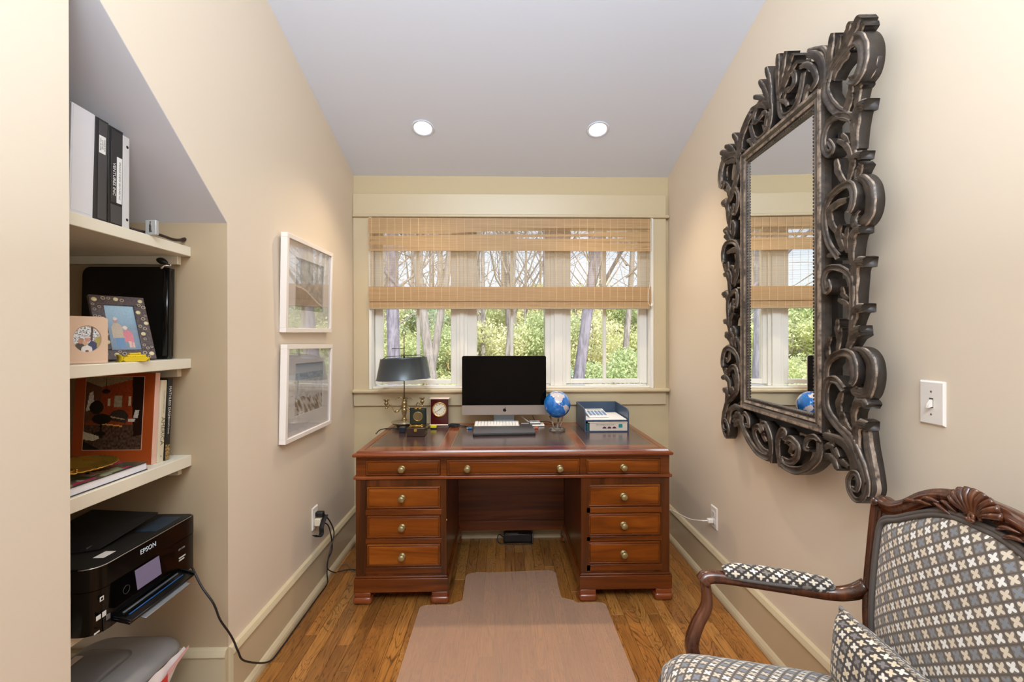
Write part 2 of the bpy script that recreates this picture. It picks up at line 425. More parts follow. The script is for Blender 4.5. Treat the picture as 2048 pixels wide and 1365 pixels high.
for i in range(3):
    (a, b), (ga, gb) = wins[i], gl_[i]
    zb, zt = 1.032, OZ1-.022
    g = G().rbox(a+.002, ga, WY-.008, WY+.04, zb, zt, .003).rbox(gb, b-.002, WY-.008, WY+.04, zb, zt, .003)
    g.rbox(ga, gb, WY-.008, WY+.04, zb, 1.062, .003).rbox(ga, gb, WY-.008, WY+.04, zt-.045, zt, .003)
    g.box(ga, ga+.004, WY-.004, WY+.03, 1.062, zt-.045).box(gb-.004, gb, WY-.004, WY+.03, 1.062, zt-.045)
    w = solo('window_%d' % (i+1), g, whiteM, kind='structure')
    mx_ = [-.577, .070, .716][i]
    part('pane', G().box(ga, gb, WY+.014, WY+.018, 1.06, zt-.044), glassM, w)
    part('muntin', G().rbox(mx_-.011, mx_+.011, WY+.002, WY+.032, 1.062, zt-.045, .004), whiteM, w)
    cx = (a+b)/2+.05
    g = G().rbox(cx-.022, cx+.022, WY-.030, WY-.006, 1.0185, 1.028, .003).rbox(cx-.005, cx+.005, WY-.035, WY-.02, 1.028, 1.040, .002)
    part('latch', g, P('latch_metal', '#b9b2a2', .35, .6), w)
    g = G().rbox(cx-.2, cx+.22, WY-.045, WY-.02, 1.018, 1.026, .002)
    part('sill_bead', g, whiteM, w)
# ================================================================== DESK
deskX = wood('cherry_x', '#431F07', '#7F3B0C', '#9F5418', 'X', .30, 1.0, .25, spec=.4)
deskZ = wood('cherry_z', '#381B08', '#66300D', '#804219', 'Z', .30, 1.0, .25, spec=.4)
deskT = wood('cherry_top', '#6A2E14', '#94481F', '#AC5E2E', 'X', .22, 1.0, .5)
drawM = wood('cherry_drawer', '#5A2A05', '#9A4D0C', '#BD6C1E', 'X', .38, .8, .05, spec=.3)
def leather():
    t = NT('desk_leather'); v = t.coord(); n = t.noise(v, 260, 4, .6); n2 = t.noise(v, 9, 4)
    c = t.mix(n2, lin('#38201C'), lin('#4E302A')); t.bsdf(c, t.math('ADD', t.math('MULTIPLY', n2, .10), .20), 0, .7, n, .3, .0008, Coat_Weight=.8, Coat_Roughness=.2); return t.m
leatherM = leather()
brassM = P('antique_brass', '#A08D62', .38, .65, var=.3, nscale=60)
DT = .775
desk = thing('desk', 'reddish brown wooden pedestal desk with dark leather top below the window', 'desk', (.058, 2.67, 0))
DX0, DX1 = -.747, .867
# top: border boards, leather panels, moulded edge
g = G()
pr = [(0, -.030), (.010, -.0295), (.018, -.026), (.021, -.019), (.019, -.0125), (.012, -.009), (.004, -.0085), (.002, -.004), (0, 0), (-.03, 0), (-.03, -.03)]
x0, x1, y0, y1 = DX0+.021, DX1-.021, 2.268+.021, 3.054
loop = [(x0, y0), (x1, y0), (x1, y1), (x0, y1)]
vs = []; K = len(pr); fs = []
for i, (cx, cy) in enumerate(loop):
    sx = -1 if cx == x0 else 1; sy = -1 if cy == y0 else 1
    for a, b in pr: vs.append((cx+sx*a, cy+sy*a, DT+b))
for i in range(4):
    j = (i+1) % 4
    for k in range(K): k2 = (k+1) % K; fs.append((i*K+k, j*K+k, j*K+k2, i*K+k2))
g.add(vs, fs)
part('top_edge', g, deskT, desk)
zt = DT
lea = [(-.694, -.326), (-.270, .390), (.437, .808)]; LY0, LY1 = 2.372, 2.950
g = G()
g.box(x0+.028, x1-.028, y0+.028, LY0, DT-.03, zt).box(x0+.028, x1-.028, LY1, y1-.028, DT-.03, zt)
xs = [x0+.028, -.694, -.326, -.270, .390, .437, .808, x1-.028]
for i in (0, 2, 4, 6): g.box(xs[i], xs[i+1], LY0, LY1, DT-.03, zt)
part('top', g, deskT, desk)
goldM = P('tooled_gold', '#B98F5A', .35, .5)
for a, b in lea:
    g = G().box(a+.0005, b-.0005, LY0+.0005, LY1-.0005, DT-.03, zt-.0006)
    pn = part('leather_panel', g, leatherM, desk)
    g = G(); w = .0028
    for (p, q, r_, s_) in ((a+.002, b-.002, LY0+.002, LY0+.002+w), (a+.002, b-.002, LY1-.002-w, LY1-.002), (a+.002, a+.002+w, LY0+.002, LY1-.002), (b-.002-w, b-.002, LY0+.002, LY1-.002)):
        g.box(p, q, r_, s_, zt-.0007, zt-.0001)
    part('tooled_border', g, goldM, pn)
# frieze and pedestals built as face frames around the drawers
FY = 2.300
def face(g, x0, x1, z0, z1, holes, y0, y1):
    xs = sorted({x0, x1} | {h[0] for h in holes} | {h[1] for h in holes}); zs = sorted({z0, z1} | {h[2] for h in holes} | {h[3] for h in holes})
    for i in range(len(xs)-1):
        for k in range(len(zs)-1):
            cx, cz_ = (xs[i]+xs[i+1])/2, (zs[k]+zs[k+1])/2
            if any(h[0] < cx < h[1] and h[2] < cz_ < h[3] for h in holes): continue
            g.box(xs[i], xs[i+1], y0, y1, zs[k], zs[k+1])
LPX, RPX = (-.737, -.283), (.403, .857)
top_d = [(-.689, -.312, .647, .727), (-.281, .397, .645, .727), (.428, .811, .645, .725)]
g = G(); face(g, LPX[0], RPX[1], .632, DT-.03, top_d, FY, FY+.02)
g.box(LPX[0], LPX[0]+.02, FY+.02, 3.05, .632, .745).box(RPX[1]-.02, RPX[1], FY+.02, 3.05, .632, .745).box(LPX[0]+.02, RPX[1]-.02, 3.03, 3.05, .632, .745)
g.box(LPX[0]+.02, RPX[1]-.02, FY+.05, 3.03, .734, .744)
g.box(-.300, -.293, FY+.02, 3.03, .64, .734).box(.409, .416, FY+.02, 3.03, .64, .734)
part('frieze', g, deskX, desk)
g = G().rbox(LPX[0]-.012, RPX[1]+.012, FY-.012, 3.05, .632, .650, .007, 3)
g2 = G()
for k in range(1): pass
# waist moulding as a half round strip round three sides
def strip(g, z, h, pr_):
    g.rbox(LPX[0]-pr_, RPX[1]+pr_, FY-pr_, FY, z, z+h, min(pr_, h)*.45, 3)
    g.rbox(LPX[0]-pr_, LPX[0], FY, 3.05, z, z+h, min(pr_, h)*.45, 3).rbox(RPX[1], RPX[1]+pr_, FY, 3.05, z, z+h, min(pr_, h)*.45, 3)
g = G(); strip(g, .630, .017, .012); part('waist_moulding', g, deskT, desk)
peds = []
for (a, b), (da, db) in ((LPX, (-.683, -.312)), (RPX, (.436, .811))):
    g = G(); hol = [(da, db, .480, .593), (da, db, .331, .446), (da, db, .187, .302)]
    face(g, a, b, .141, .631, hol, FY, FY+.02)
    g.box(a, a+.018, FY+.02, 3.05, .141, .631).box(b-.018, b, FY+.02, 3.05, .141, .631).box(a+.018, b-.018, 3.03, 3.05, .141, .631).box(a+.018, b-.018, FY+.02, 3.03, .141, .155)
    pd = part('pedestal', g, deskZ, desk); peds.append(pd)
    g = G().rbox(a-.001, a+.047, FY-.004, FY+.001, .143, .630, .0015)
    part('corner_stile', g, deskZ, pd)
    for z0_, z1_ in ((.446, .480), (.302, .331), (.150, .187)):
        part('rail', G().rbox(da-.006, db+.006, FY-.004, FY+.001, z0_+.003, z1_-.003, .0015), deskX, pd)
    g = G().rbox(a-.010, b+.010, FY-.012, 3.05, .062, .131, .003).rbox(a-.006, b+.006, FY-.008, 3.05, .131, .142, .004, 3)
    part('plinth', g, deskX, desk)
    for fx, s in ((a-.014, 1), (b+.014, -1)):
        for fy in (FY-.016, 2.955):
            xa, xb = (fx, fx+.094*s) if s > 0 else (fx+.094*s, fx)
            g = G().rbox(xa+.006, xb-.006, fy+.006, fy+.085, .037, .0625, .006, 3).rbox(xa, xb, fy, fy+.09, .0, .040, .016, 4)
            part('foot', g, deskT, desk)
def knob(x, z, parent, y=None):
    y = FY-.004 if y is None else y
    M = Matrix.Translation((x, y, z)) @ Matrix.Rotation(R(90), 4, 'X')
    g = G().lathe([(0, 0), (.0165, 0), (.0172, .002), (.013, .004), (.007, .006), (.0066, .012), (.010, .015), (.0155, .019), (.0175, .0245), (.0155, .030), (.0095, .0335), (.004, .0349), (0, .0352)], n=24, M=M, caps=False)
    return part('knob', g, brassM, parent)
def drawer(x0, x1, z0, z1, knobs):
    e = .0018; x0 += e; x1 -= e; z0 += e; z1 -= e
    g = G().rbox(x0, x1, FY-.003, FY+.03, z0, z1, .0015).rbox(x0+.012, x1-.012, FY-.0055, FY, z0+.012, z1-.012, .0022, 2)
    g.box(x0+.01, x1-.01, FY+.03, 2.8, z0+.005, z1-.01)
    d = part('drawer', g, drawM, desk)
    g = G(); w = .0042
    for (a, b, c, dd) in ((x0+.004, x1-.004, z1-.004-w, z1-.004), (x0+.004, x1-.004, z0+.004, z0+.004+w), (x0+.004, x0+.004+w, z0+.004, z1-.004), (x1-.004-w, x1-.004, z0+.004, z1-.004)):
        g.rbox(a, b, FY-.0062, FY-.002, c, dd, .0017, 3)
    part('bead', g, deskX, d)
    for kx, kz in knobs: knob(kx, kz, d, FY-.0055)
drawer(*top_d[0], [(-.504, .684)]); drawer(*top_d[1], [(-.175, .683), (.293, .681)]); drawer(*top_d[2], [(.618, .683)])
for zz, kz in (((.480, .593), .536), ((.331, .446), .389), ((.187, .302), .242)):
    drawer(-.683, -.312, *zz, [(-.504, kz)]); drawer(.436, .811, *zz, [(.618, kz)])
g = G().rbox(-.283, .403, 2.935, 2.952, .10, .632, .002)
part('modesty_panel', g, deskX, desk)
g = G().rbox(-.283, .403, 2.925, 2.936, .10, .165, .003)
part('panel_rail', g, deskX, desk)
chipM = P('bare_wood_chip', '#D9B384', .6)
g = G().lathe([(0, 0), (.006, 0), (.004, .002), (0, .003)], n=7, M=Matrix.Translation((-.2825, 2.302, .42)) @ Matrix.Rotation(R(90), 4, 'Y') @ Matrix.Scale(1.0, 4), caps=False)

part('chipped_spot', g, chipM, desk)

# ---------------------------------------------------------------- chair mat
matM = NT('mat_vinyl')
t = matM; pb = t.n('ShaderNodeBsdfPrincipled'); pb.inputs['Base Color'].default_value = lin('#DDB79C'); pb.inputs['Roughness'].default_value = .42
nz = t.noise(t.coord('Object', (1, 1, 1)), 420, 2); bu = t.n('ShaderNodeBump'); bu.inputs['Strength'].default_value = .25; bu.inputs['Distance'].default_value = .0006; t.l(nz, bu.inputs['Height']); t.l(bu.outputs[0], pb.inputs['Normal'])
tr = t.n('ShaderNodeBsdfTransparent'); tr.inputs[0].default_value = (1, .97, .94, 1); mx = t.n('ShaderNodeMixShader'); mx.inputs[0].default_value = .36
t.l(tr.outputs[0], mx.inputs[1]); t.l(pb.outputs[0], mx.inputs[2]); t.l(mx.outputs[0], t.out.inputs[0]); matM = matM.m
def arc(cx, cy, r, a0, a1, n=5): return [(cx+r*math.cos(R(a0+(a1-a0)*i/n)), cy+r*math.sin(R(a0+(a1-a0)*i/n))) for i in range(n+1)]
poly = [(-.416, 1.27)]+[(-.412, 2.22)]+arc(-.380, 2.247, .032, 180, 90)+[(-.255, 2.281)]+arc(-.232, 2.33, .028, 270, 360)+[(-.206, 2.50)]+arc(-.162, 2.545, .044, 180, 92)+[(.05, 2.595)]+arc(.262, 2.565, .044, 90, 5)+[(.303, 2.44)]+arc(.332, 2.345, .028, 180, 270)+[(.365, 2.300), (.378, 2.281), (.49, 2.281)]+arc(.490, 2.250, .030, 85, 5)+[(.522, 1.75), (.53, 1.27)]
g = G().prism(poly, .0002, .0024)
solo('chair_mat', g, matM, 'clear vinyl chair mat lying on the floor in front of the desk', 'mat')
# recessed ceiling lights
nrm = Vector((0, -CS, -1)).normalized()
emM = NT('lamp_glow'); e_ = emM.n('ShaderNodeEmission'); e_.inputs[0].default_value = (1, .86, .66, 1); e_.inputs[1].default_value = 6; emM.l(e_.outputs[0], emM.out.inputs[0]); emM = emM.m
bafM = P('baffle_white', '#F4EAD6', .35)
for i, lx in enumerate(LX):
    c = Vector((lx, LY, cz(LY)))
    t_ = thing('recessed_light', ['white recessed ceiling light on the left, above the lamp side of the desk', 'white recessed ceiling light on the right, nearer the carved mirror'][i], 'ceiling light', tuple(c), group=None)
    xa = Vector((1, 0, 0)); za = nrm; ya = za.cross(xa)
    M = Matrix((xa, ya, za)).transposed().to_4x4(); M.translation = c
    g = G().lathe([(.0605, -.07), (.0605, -.001), (.064, .0008), (.066, .0030), (.061, .0042), (.053, .0035), (.0515, 0.0), (.0505, -.02)], n=40, M=M, caps=False)
    # square cover plate of the hole, hidden behind the ring
    part('trim_ring', g, ceilM, t_)
    g = G().lathe([(.0505, -.02), (.046, -.045), (.040, -.062)], n=40, M=M, caps=False); part('baffle', g, bafM, t_)
    g = G().lathe([(0, -.046), (.02, -.047), (.034, -.054), (.040, -.062), (.040, -.07), (0, -.07)], n=32, M=M, caps=False); part('bulb', g, emM, t_)
    g = G()   # plaster patch closing the square cut-out around the ring
    n = 32; hs = hw+.004
    vs = []
    for k in range(n):
        a = 2*PI*k/n; q = 1/max(abs(math.cos(a)), abs(math.sin(a)))
        vs += [(math.cos(a)*.061, math.sin(a)*.061, -.0006), (math.cos(a)*hs*q, math.sin(a)*hs*q*1.03, -.0006)]
    g.add(vs, [(2*k, 2*k+1, (2*k+3) % (2*n), (2*k+2) % (2*n)) for k in range(n)], M=M)
    part('mounting_plate', g, ceilM, t_)
    l = light('SPOT', 'recessed_lamp', tuple(c+nrm*.012), (0, 0, 0), 24, (1, .80, .56), spot_size=R(112), spot_blend=.9, shadow_soft_size=.035)
    l.rotation_euler = Vector((0, -.22, -1)).to_track_quat('-Z', 'Y').to_euler()
# ---------------------------------------------------------------- alcove shelves
SX = -1.126
for i, (z0, z1, lab) in enumerate([(1.636, 1.671, 'white alcove shelf holding the ring binders, topmost of four'), (1.232, 1.267, 'white alcove shelf holding the framed photos and black portfolio'), (.878, .918, 'white alcove shelf holding the orange picture book and gold plate'), (.530, .560, 'white alcove shelf under the black printer, lowest of four')]):
    s = thing('shelf', lab, 'shelf', (AX+.2, (AY0+AY1)/2, z0))
    part('board', G().rbox(AX, SX, AY0, AY1-.0005, z0, z1, .0025), shelfM, s)
    part('cleat', G().rbox(AX+.01, SX-.035, AY1-.020, AY1-.0005, z0-.030, z0, .002), shelfM, s)
# ================================================================== WOVEN BLIND
def bamboo(name, c1, c2, tr_=.35):
    t = NT(name); v = t.coord('Object', (3, 1, 260)); n = t.noise(v, 1.0, 3, .7); c = t.ramp(n, [(.3, c1), (.7, c2)])
    d = t.n('ShaderNodeBsdfPrincipled'); t.l(c, d.inputs['Base Color']); d.inputs['Roughness'].default_value = .45
    tl = t.n('ShaderNodeBsdfTranslucent'); t.l(c, tl.inputs[0]); mx = t.n('ShaderNodeMixShader'); mx.inputs[0].default_value = tr_
    t.l(d.outputs[0], mx.inputs[1]); t.l(tl.outputs[0], mx.inputs[2]); t.l(mx.outputs[0], t.out.inputs[0]); return t.m
bamM = bamboo('bamboo', '#CBA372', '#E3C295', .40)
sheerM = bamboo('bamboo_sheer', '#C9B292', '#E2D0B4', .4)
strM = P('cotton_string', '#E9CFA0', .7)
blind = thing('window_blind', 'woven bamboo roman blind hanging half lowered across the three windows', 'blind', (.06, 3.03, 1.542))
BX0, BX1 = -.882, 1.006
def slats(z0, z1, pitch, hfun, y, seg, depth=.0016, x0=BX0, x1=BX1, yfun=None):
    g = G(); k = 0; z = z1
    while z-pitch*.5 > z0:
        vs = []; fs = []
        for i in range(seg+1):
            x = x0+(x1-x0)*i/seg; h = hfun(x, z-pitch/2)*pitch
            zc = z-pitch/2 + .0006*math.sin(x*3+z*40); yy = y + (yfun(x, zc) if yfun else 0)
            vs += [(x, yy+depth, zc+h/2), (x, yy, zc+h/2), (x, yy, zc-h/2), (x, yy+depth, zc-h/2)]
        for i in range(seg):
            a = i*4; b = a+4
            fs += [(a+0, b+0, b+1, a+1), (a+1, b+1, b+2, a+2), (a+2, b+2, b+3, a+3)]
        g.add(vs, fs); z -= pitch
    return g
def streak(x, z):
    n = noise.noise((x*1.3+3, z*26, 1.7)); n2 = noise.noise((x*.9, z*60, 9.2)); e = max(0, math.sin(min(1, max(0, (z-1.935)/.150))*PI))**.6
    edge = max(0, 1-abs(z-1.935)/.012)
    q = max(0, n*.9+n2*.7-.03)*3.4*e
    return max(.14, 1.0 - q)
part('valance_slats', slats(1.926, 2.146, .0042, lambda x, z: .995*streak(x, z), 3.018, 90, yfun=lambda x, z: .002*math.sin(x*2.2+z*18)), bamM, blind, kind='stuff')
g = G().rbox(BX0, BX1, 3.036, 3.06, 2.115, 2.148, .003)
part('head_rail', g, P('rail_wood', '#C9A677', .5), blind)
part('sheer_slats', slats(1.689, 2.12, .0047, lambda x, z: .36+.14*noise.noise((x*1.2, z*70, 0)), 3.040, 40), sheerM, blind, kind='stuff')
part('fold_slats', slats(1.594, 1.690, .0042, lambda x, z: .99, 3.026, 40), bamM, blind, kind='stuff')
part('fold_lining', G().rbox(BX0+.002, BX1-.002, 3.036, 3.041, 1.560, 1.688, .001), bamM, blind)
part('hem_slats', slats(1.548, 1.590, .0042, lambda x, z: .99, 3.030, 40), bamM, blind, kind='stuff')
part('bottom_rail', G().rbox(BX0+.003, BX1-.003, 3.028, 3.044, 1.540, 1.549, .003), P('rail_grey', '#A79882', .5), blind)
g = G(); x = BX0+.022
while x < BX1-.005:
    for (za, zb, y) in ((1.927, 2.145, 3.0155), (1.691, 1.926, 3.0395), (1.595, 1.689, 3.0245), (1.549, 1.590, 3.0285)):
        g.box(x-.0009, x+.0009, y-.0008, y+.0004, za, zb)
    x += .0512
part('stitching', g, strM, blind, kind='stuff')
g = G(); pts = [(1.000, 3.020, 2.14), (1.001, 3.014, 1.95), (.998, 3.012, 1.75), (.982, 3.012, 1.64), (.984, 3.011, 1.575), (1.004, 3.011, 1.565), (1.010, 3.012, 1.60), (1.008, 3.014, 1.8), (1.008, 3.018, 2.14)]
g.tube(cat(pts, 6), .0016, 6)
part('pull_cord', g, P('cord_white', '#EFEAE0', .6), blind)
g = G().lathe([(0, 0), (.006, .003), (.008, .012), (.004, .024), (0, .026)], org=(1.006, 3.011, 1.552), n=12, caps=False)
part('cord_tassel', g, P('cord_white2', '#EDE7DB', .4), blind)

# ================================================================== OUTSIDE
def ghz(x, y): return -1.9 + max(0, y-6)*.15 + .25*noise.noise((x*.2, y*.2, 0))
g = G().grid(lambda u, v: ((u-.5)*110, 3.6+v*70, ghz((u-.5)*110, 3.6+v*70)), 60, 40)
t = NT('leaf_litter'); v = t.coord(); n = t.noise(v, 5, 6, .7); c = t.ramp(n, [(.3, '#7C6A45'), (.5, '#B49B6B'), (.65, '#9AA35A'), (.8, '#D0BE93')]); t.bsdf(c, .9, 0, .2)
solo('ground', g, t.m, kind='structure')
def barkm(name, c1, c2):
    t = NT(name); v = t.coord('Object', (6, 6, 1.2)); n = t.noise(v, 2.5, 6, .65, .6); c = t.ramp(n, [(.35, c1), (.65, c2)]); t.bsdf(c, .85, 0, .2, n, .8, .03); return t.m
barkA = barkm('bark_grey', '#5C5864', '#948F9B'); barkB = barkm('bark_brown', '#756D6A', '#A59D97')
leafMs = []
for i, (a, b) in enumerate([('#B9C27E', '#E9ECC0'), ('#A9B87E', '#D9E2B6'), ('#C9CA8E', '#F4F2D2'), ('#9FB08C', '#CDDBC2')]):
    t = NT('leaf_%d' % i); oi = t.noise(t.coord(), 9.0, 2); c = t.ramp(oi, [(.3, a), (.7, b)])
    d = t.n('ShaderNodeBsdfDiffuse'); t.l(c, d.inputs[0]); tl = t.n('ShaderNodeBsdfTranslucent'); t.l(c, tl.inputs[0]); mx = t.n('ShaderNodeMixShader'); mx.inputs[0].default_value = .45
    t.l(d.outputs[0], mx.inputs[1]); t.l(tl.outputs[0], mx.inputs[2]); t.l(mx.outputs[0], t.out.inputs[0]); leafMs.append(t.m)
def leaf_cloud(n, rx, ry, rz, size, seed, lump=1.0):
    r = random.Random(seed); g = G(); vs = []; fs = []
    cl = [(r.uniform(-1, 1), r.uniform(-1, 1), r.uniform(-.8, 1), r.uniform(.25, .5)) for _ in range(16)]
    while len(vs) < n*4:
        c = r.choice(cl); d = Vector((r.gauss(0, 1), r.gauss(0, 1), r.gauss(0, 1))).normalized()*c[3]*r.uniform(.6, 1.05)
        p = Vector((c[0]*.68, c[1]*.68, c[2]*.68))+d
        if p.length > 1.15: continue
        p = Vector((p.x*rx, p.y*ry, (p.z+1)*rz)); s = size*r.uniform(.6, 1.3)
        q = Euler((r.uniform(-1, 1), r.uniform(-1, 1), r.uniform(0, 6.28))).to_matrix(); o = len(vs)
        vs += [tuple(p+q @ Vector(k)) for k in ((-s*.5, 0, 0), (0, -s*.28, s*.08), (s*.6, 0, 0), (0, s*.28, s*.08))]; fs.append((o, o+1, o+2, o+3))
    g.add(vs, fs); return g
bush_me = [mesh_of('foliage', leaf_cloud(7500, 1.0, .8, .62, .060, 50+i), leafMs[i % 4]) for i in range(4)]
def stems(seed, n=9, h=.9):
    r = random.Random(seed); g = G()
    for _ in range(n):
        a = r.uniform(0, 6.28); g.tube([(0, 0, 0), (math.cos(a)*.15, math.sin(a)*.15, h*.4), (math.cos(a)*.5, math.sin(a)*.4, h)], lambda t: .018*(1-t*.7), 5)
    return g
stem_me = [mesh_of('stems', stems(i), barkB) for i in range(2)]
spots = []
r = random.Random(11)
for yy, n, sc in ((7.2, 8, .95), (9.5, 11, 1.15), (12.5, 13, 1.45), (16.5, 13, 1.9), (22, 12, 2.4)):
    for k in range(n):
        x = ((k+.5)/n-.5)*yy*.95*1.35 + r.uniform(-.3, .3); spots.append((x, yy+r.uniform(-.9, .9), sc*r.uniform(.8, 1.2), r.randrange(4)))
for (x, y, s, k) in spots:
    o = thing('shrub', 'pale green leafy shrub on the wooded slope outside the window', 'shrub', (x, y, ghz(x, y)-.05), (0, 0, r.uniform(0, 6)), 'shrubs on the slope outside')
    o.scale = (s, s, s*r.uniform(.9, 1.2))
    for nm, me in (('foliage', bush_me[k]), ('stems', stem_me[k % 2])):
        c = bpy.data.objects.new(nm, me); col.objects.link(c); c.parent = o
        if nm == 'foliage': c['kind'] = 'stuff'
        else: c['kind'] = 'stuff'
def tree_mesh(seed, h, r0, lean=(0, 0), nb=10, forks=0, bl=1.0, start=.3):
    r = random.Random(seed); tg = G(); bg = G()
    pts = [Vector((lean[0]*t_+.12*math.sin(t_*4+seed)*h/10, lean[1]*t_, h*t_)) for t_ in [i/8 for i in range(9)]]
    tg.tube(cat(pts, 3), lambda t: r0*(1.15-.85*t) + (r0*.35*(1-t*12) if t < .08 else 0), 10)
    for k in range(nb):
        t_ = r.uniform(start, .95); p = pts[0].lerp(pts[-1], t_); a = r.uniform(0, 6.28); L = h*(1-t_)*.45*bl+.6*bl
        d = Vector((math.cos(a), math.sin(a), r.uniform(.5, 1.3))).normalized(); q = [p]
        for s in range(4): d = (d+Vector((r.uniform(-.35, .35), r.uniform(-.35, .35), r.uniform(-.1, .3)))).normalized(); q.append(q[-1]+d*L/4)
        rb = r0*(1-t_)*.35+.012; bg.tube(q, lambda t: rb*(1-.8*t), 5, caps=False)
        for s in range(5):
            w = q[r.randrange(1, 5)]; d2 = Vector((r.uniform(-1, 1), r.uniform(-1, 1), r.uniform(.0, 1))).normalized()
            bg.tube([w, w+d2*L*.2+Vector((0, 0, .05)), w+d2*L*.42], lambda t: rb*.35*(1-.7*t), 4, caps=False)
    return tg, bg
def put_tree(px, y, wpx, label, mat, seed, h=11, lean=(0, 0), nb=12, group=None, start=.3):
    p = onY(px, 690, y); z = ghz(p.x, y)-.1; r0 = wpx/905*y/2
    p = onY(px, 700, y)
    tg, bg = tree_mesh(seed, h, r0, lean, nb, start=start)
    o = thing('tree', label, 'tree', (p.x-lean[0]*(1.33-z)/h, y, z), (0, 0, 0), group)
    part('trunk', tg, mat, o, local=True); part('branches', bg, mat, o, local=True, kind='stuff')
    return o
put_tree(798, 8.5, 27, 'thick straight grey tree trunk outside the left window', barkA, 3, 12, (.1, 0))
put_tree(866, 10, 20, 'grey tree trunk leaning left outside the left window, beside its twin', barkB, 4, 12, (-1.8, .2))
put_tree(877, 10.3, 16, 'grey tree trunk leaning right outside the left window', barkB, 5, 12, (1.3, .3))
put_tree(1013, 13, 9, 'slim brown tree outside the middle window, left of its muntin', barkB, 6, 13, (.5, 0))
put_tree(1087, 9.5, 12, 'slim pale tree outside the middle window at its right edge', barkA, 8, 12, (.4, 0))
put_tree(1176, 8.2, 23, 'pale grey tree trunk leaning right outside the right window', barkA, 9, 12, (2.1, .1))
put_tree(966, 15, 9, 'thin brown tree outside the middle window behind the computer', barkB, 12, 13, (-.6, 0))
put_tree(1244, 14, 12, 'slim grey tree outside the right window near its right edge', barkB, 13, 13, (.9, 0))
tms = [tree_mesh(30+i, 13, .085+.02*i, (.6*(i-1.5), 0), 14, start=.15) for i in range(4)]
tmm = [(mesh_of('trunk', a, barkB), mesh_of('branches', b, barkB)) for a, b in tms]
for k in range(54):
    y = r.uniform(17, 46); x = r.uniform(-.42, .46)*y; i = r.randrange(4)
    o = thing('tree', 'thin bare woodland tree far back on the slope outside', 'tree', (x, y, ghz(x, y)-.1), (0, 0, r.uniform(0, 6)), 'thin bare trees far back on the slope')
    s = r.uniform(.7, 1.25); o.scale = (s, s, s)
    for nm, me in zip(('trunk', 'branches'), tmm[i]):
        c = bpy.data.objects.new(nm, me); col.objects.link(c); c.parent = o
        if nm == 'branches': c['kind'] = 'stuff'
# ================================================================== ON THE DESK
Z0 = DT
# ---- all-in-one computer
alu = P('aluminium', '#B4A9A2', .36, .7)
blackgl = P('screen_glass', '#020203', .05, spec=.22)
c_ = thing('computer', 'all-in-one desktop computer with black screen standing at the centre back of the desk', 'computer', (.013, 2.96, Z0))
SY = 2.925
def pc(x, y): p = onY(x, y, SY); return p.x, p.z
xa, zt_ = pc(923.8, 712.4); xb, zb_ = pc(1092.4, 829.6); zc_ = pc(1000, 811)[1]
def rrect(x0, x1, z0, z1, r, n=4):
    return arc(x1-r, z1-r, r, 0, 90, n)+arc(x0+r, z1-r, r, 90, 180, n)+arc(x0+r, z0+r, r, 180, 270, n)+arc(x1-r, z0+r, r, 270, 360, n)
XZ = Matrix(((1, 0, 0, 0), (0, 0, -1, 0), (0, 1, 0, 0), (0, 0, 0, 1)))     # (x,y,z)->(x,-z,y)
def plate(g, poly, y0, y1, **k): return g.prism(poly, -y1, -y0, M=XZ, **k)
g = G(); plate(g, rrect(xa, xb, zb_, zt_, .012), SY, SY+.008); part('body', g, alu, c_)
g = G().grid(lambda u, v: (xa+.004+(xb-xa-.008)*u, SY+.008+.034*(max(0, math.sin(u*PI))**.6)*(max(0, math.sin(v*PI))**.6), zb_+.004+(zt_-zb_-.008)*v), 14, 10)
part('back_shell', g, alu, c_)
g = G(); plate(g, arc(xb-.0125, zt_-.0125, .0122, 0, 90, 4)+arc(xa+.0125, zt_-.0125, .0122, 90, 180, 4)+[(xa+.0003, zc_), (xb-.0003, zc_)], SY-.0012, SY); part('screen', g, blackgl, c_)
# fruit emblem with a bite
cx, cz2 = onY(1009.5, 820.2, SY).x, onY(1009.5, 820.2, SY).z; q = .0115
pts = []
for k in range(40):
    a = 2*PI*k/40; rr = q*(1+.07*math.cos(2*a)-.03*math.sin(a)); x_, z_ = rr*math.cos(a)*.95, rr*math.sin(a)
    if abs(math.cos(a)) < .35: z_ -= (.0016 if z_ > 0 else -.0011)*(1-abs(math.cos(a))/.35)
    d = math.hypot(x_-q*1.25, z_-q*.18)
    if d < q*.62: ang = math.atan2(z_-q*.18, x_-q*1.25); x_, z_ = q*1.25+q*.62*math.cos(ang), q*.18+q*.62*math.sin(ang)
    pts.append((cx+x_, cz2+z_-.001))
g = G(); plate(g, pts, SY-.0012, SY); em_ = part('emblem', g, P('emblem_black', '#101010', .2), c_)
g = G(); plate(g, [(cx+.0005, cz2+.0105), (cx+.0015, cz2+.0145), (cx+.0055, cz2+.0185), (cx+.0055, cz2+.0145), (cx+.003, cz2+.011)], SY-.0012, SY); part('emblem_leaf', g, P('emblem_black', '#101010', .2), c_)
g = G(); w = .068
prof = [(2.936, Z0+.0005), (2.936, Z0+.004), (2.99, Z0+.008), (3.012, Z0+.018), (3.008, Z0+.05), (2.975, Z0+.14), (2.965, Z0+.21), (2.972, Z0+.21), (2.985, Z0+.14), (3.02, Z0+.05), (3.026, Z0+.014), (3.005, Z0+.0005)]
YZ = Matrix(((0, 0, 1, 0), (1, 0, 0, 0), (0, 1, 0, 0), (0, 0, 0, 1)))
g.prism(prof, .013-w, .013+w, M=YZ, smooth=False); part('stand', g, P('stand_alu', '#C9D0D6', .45, .25), c_)
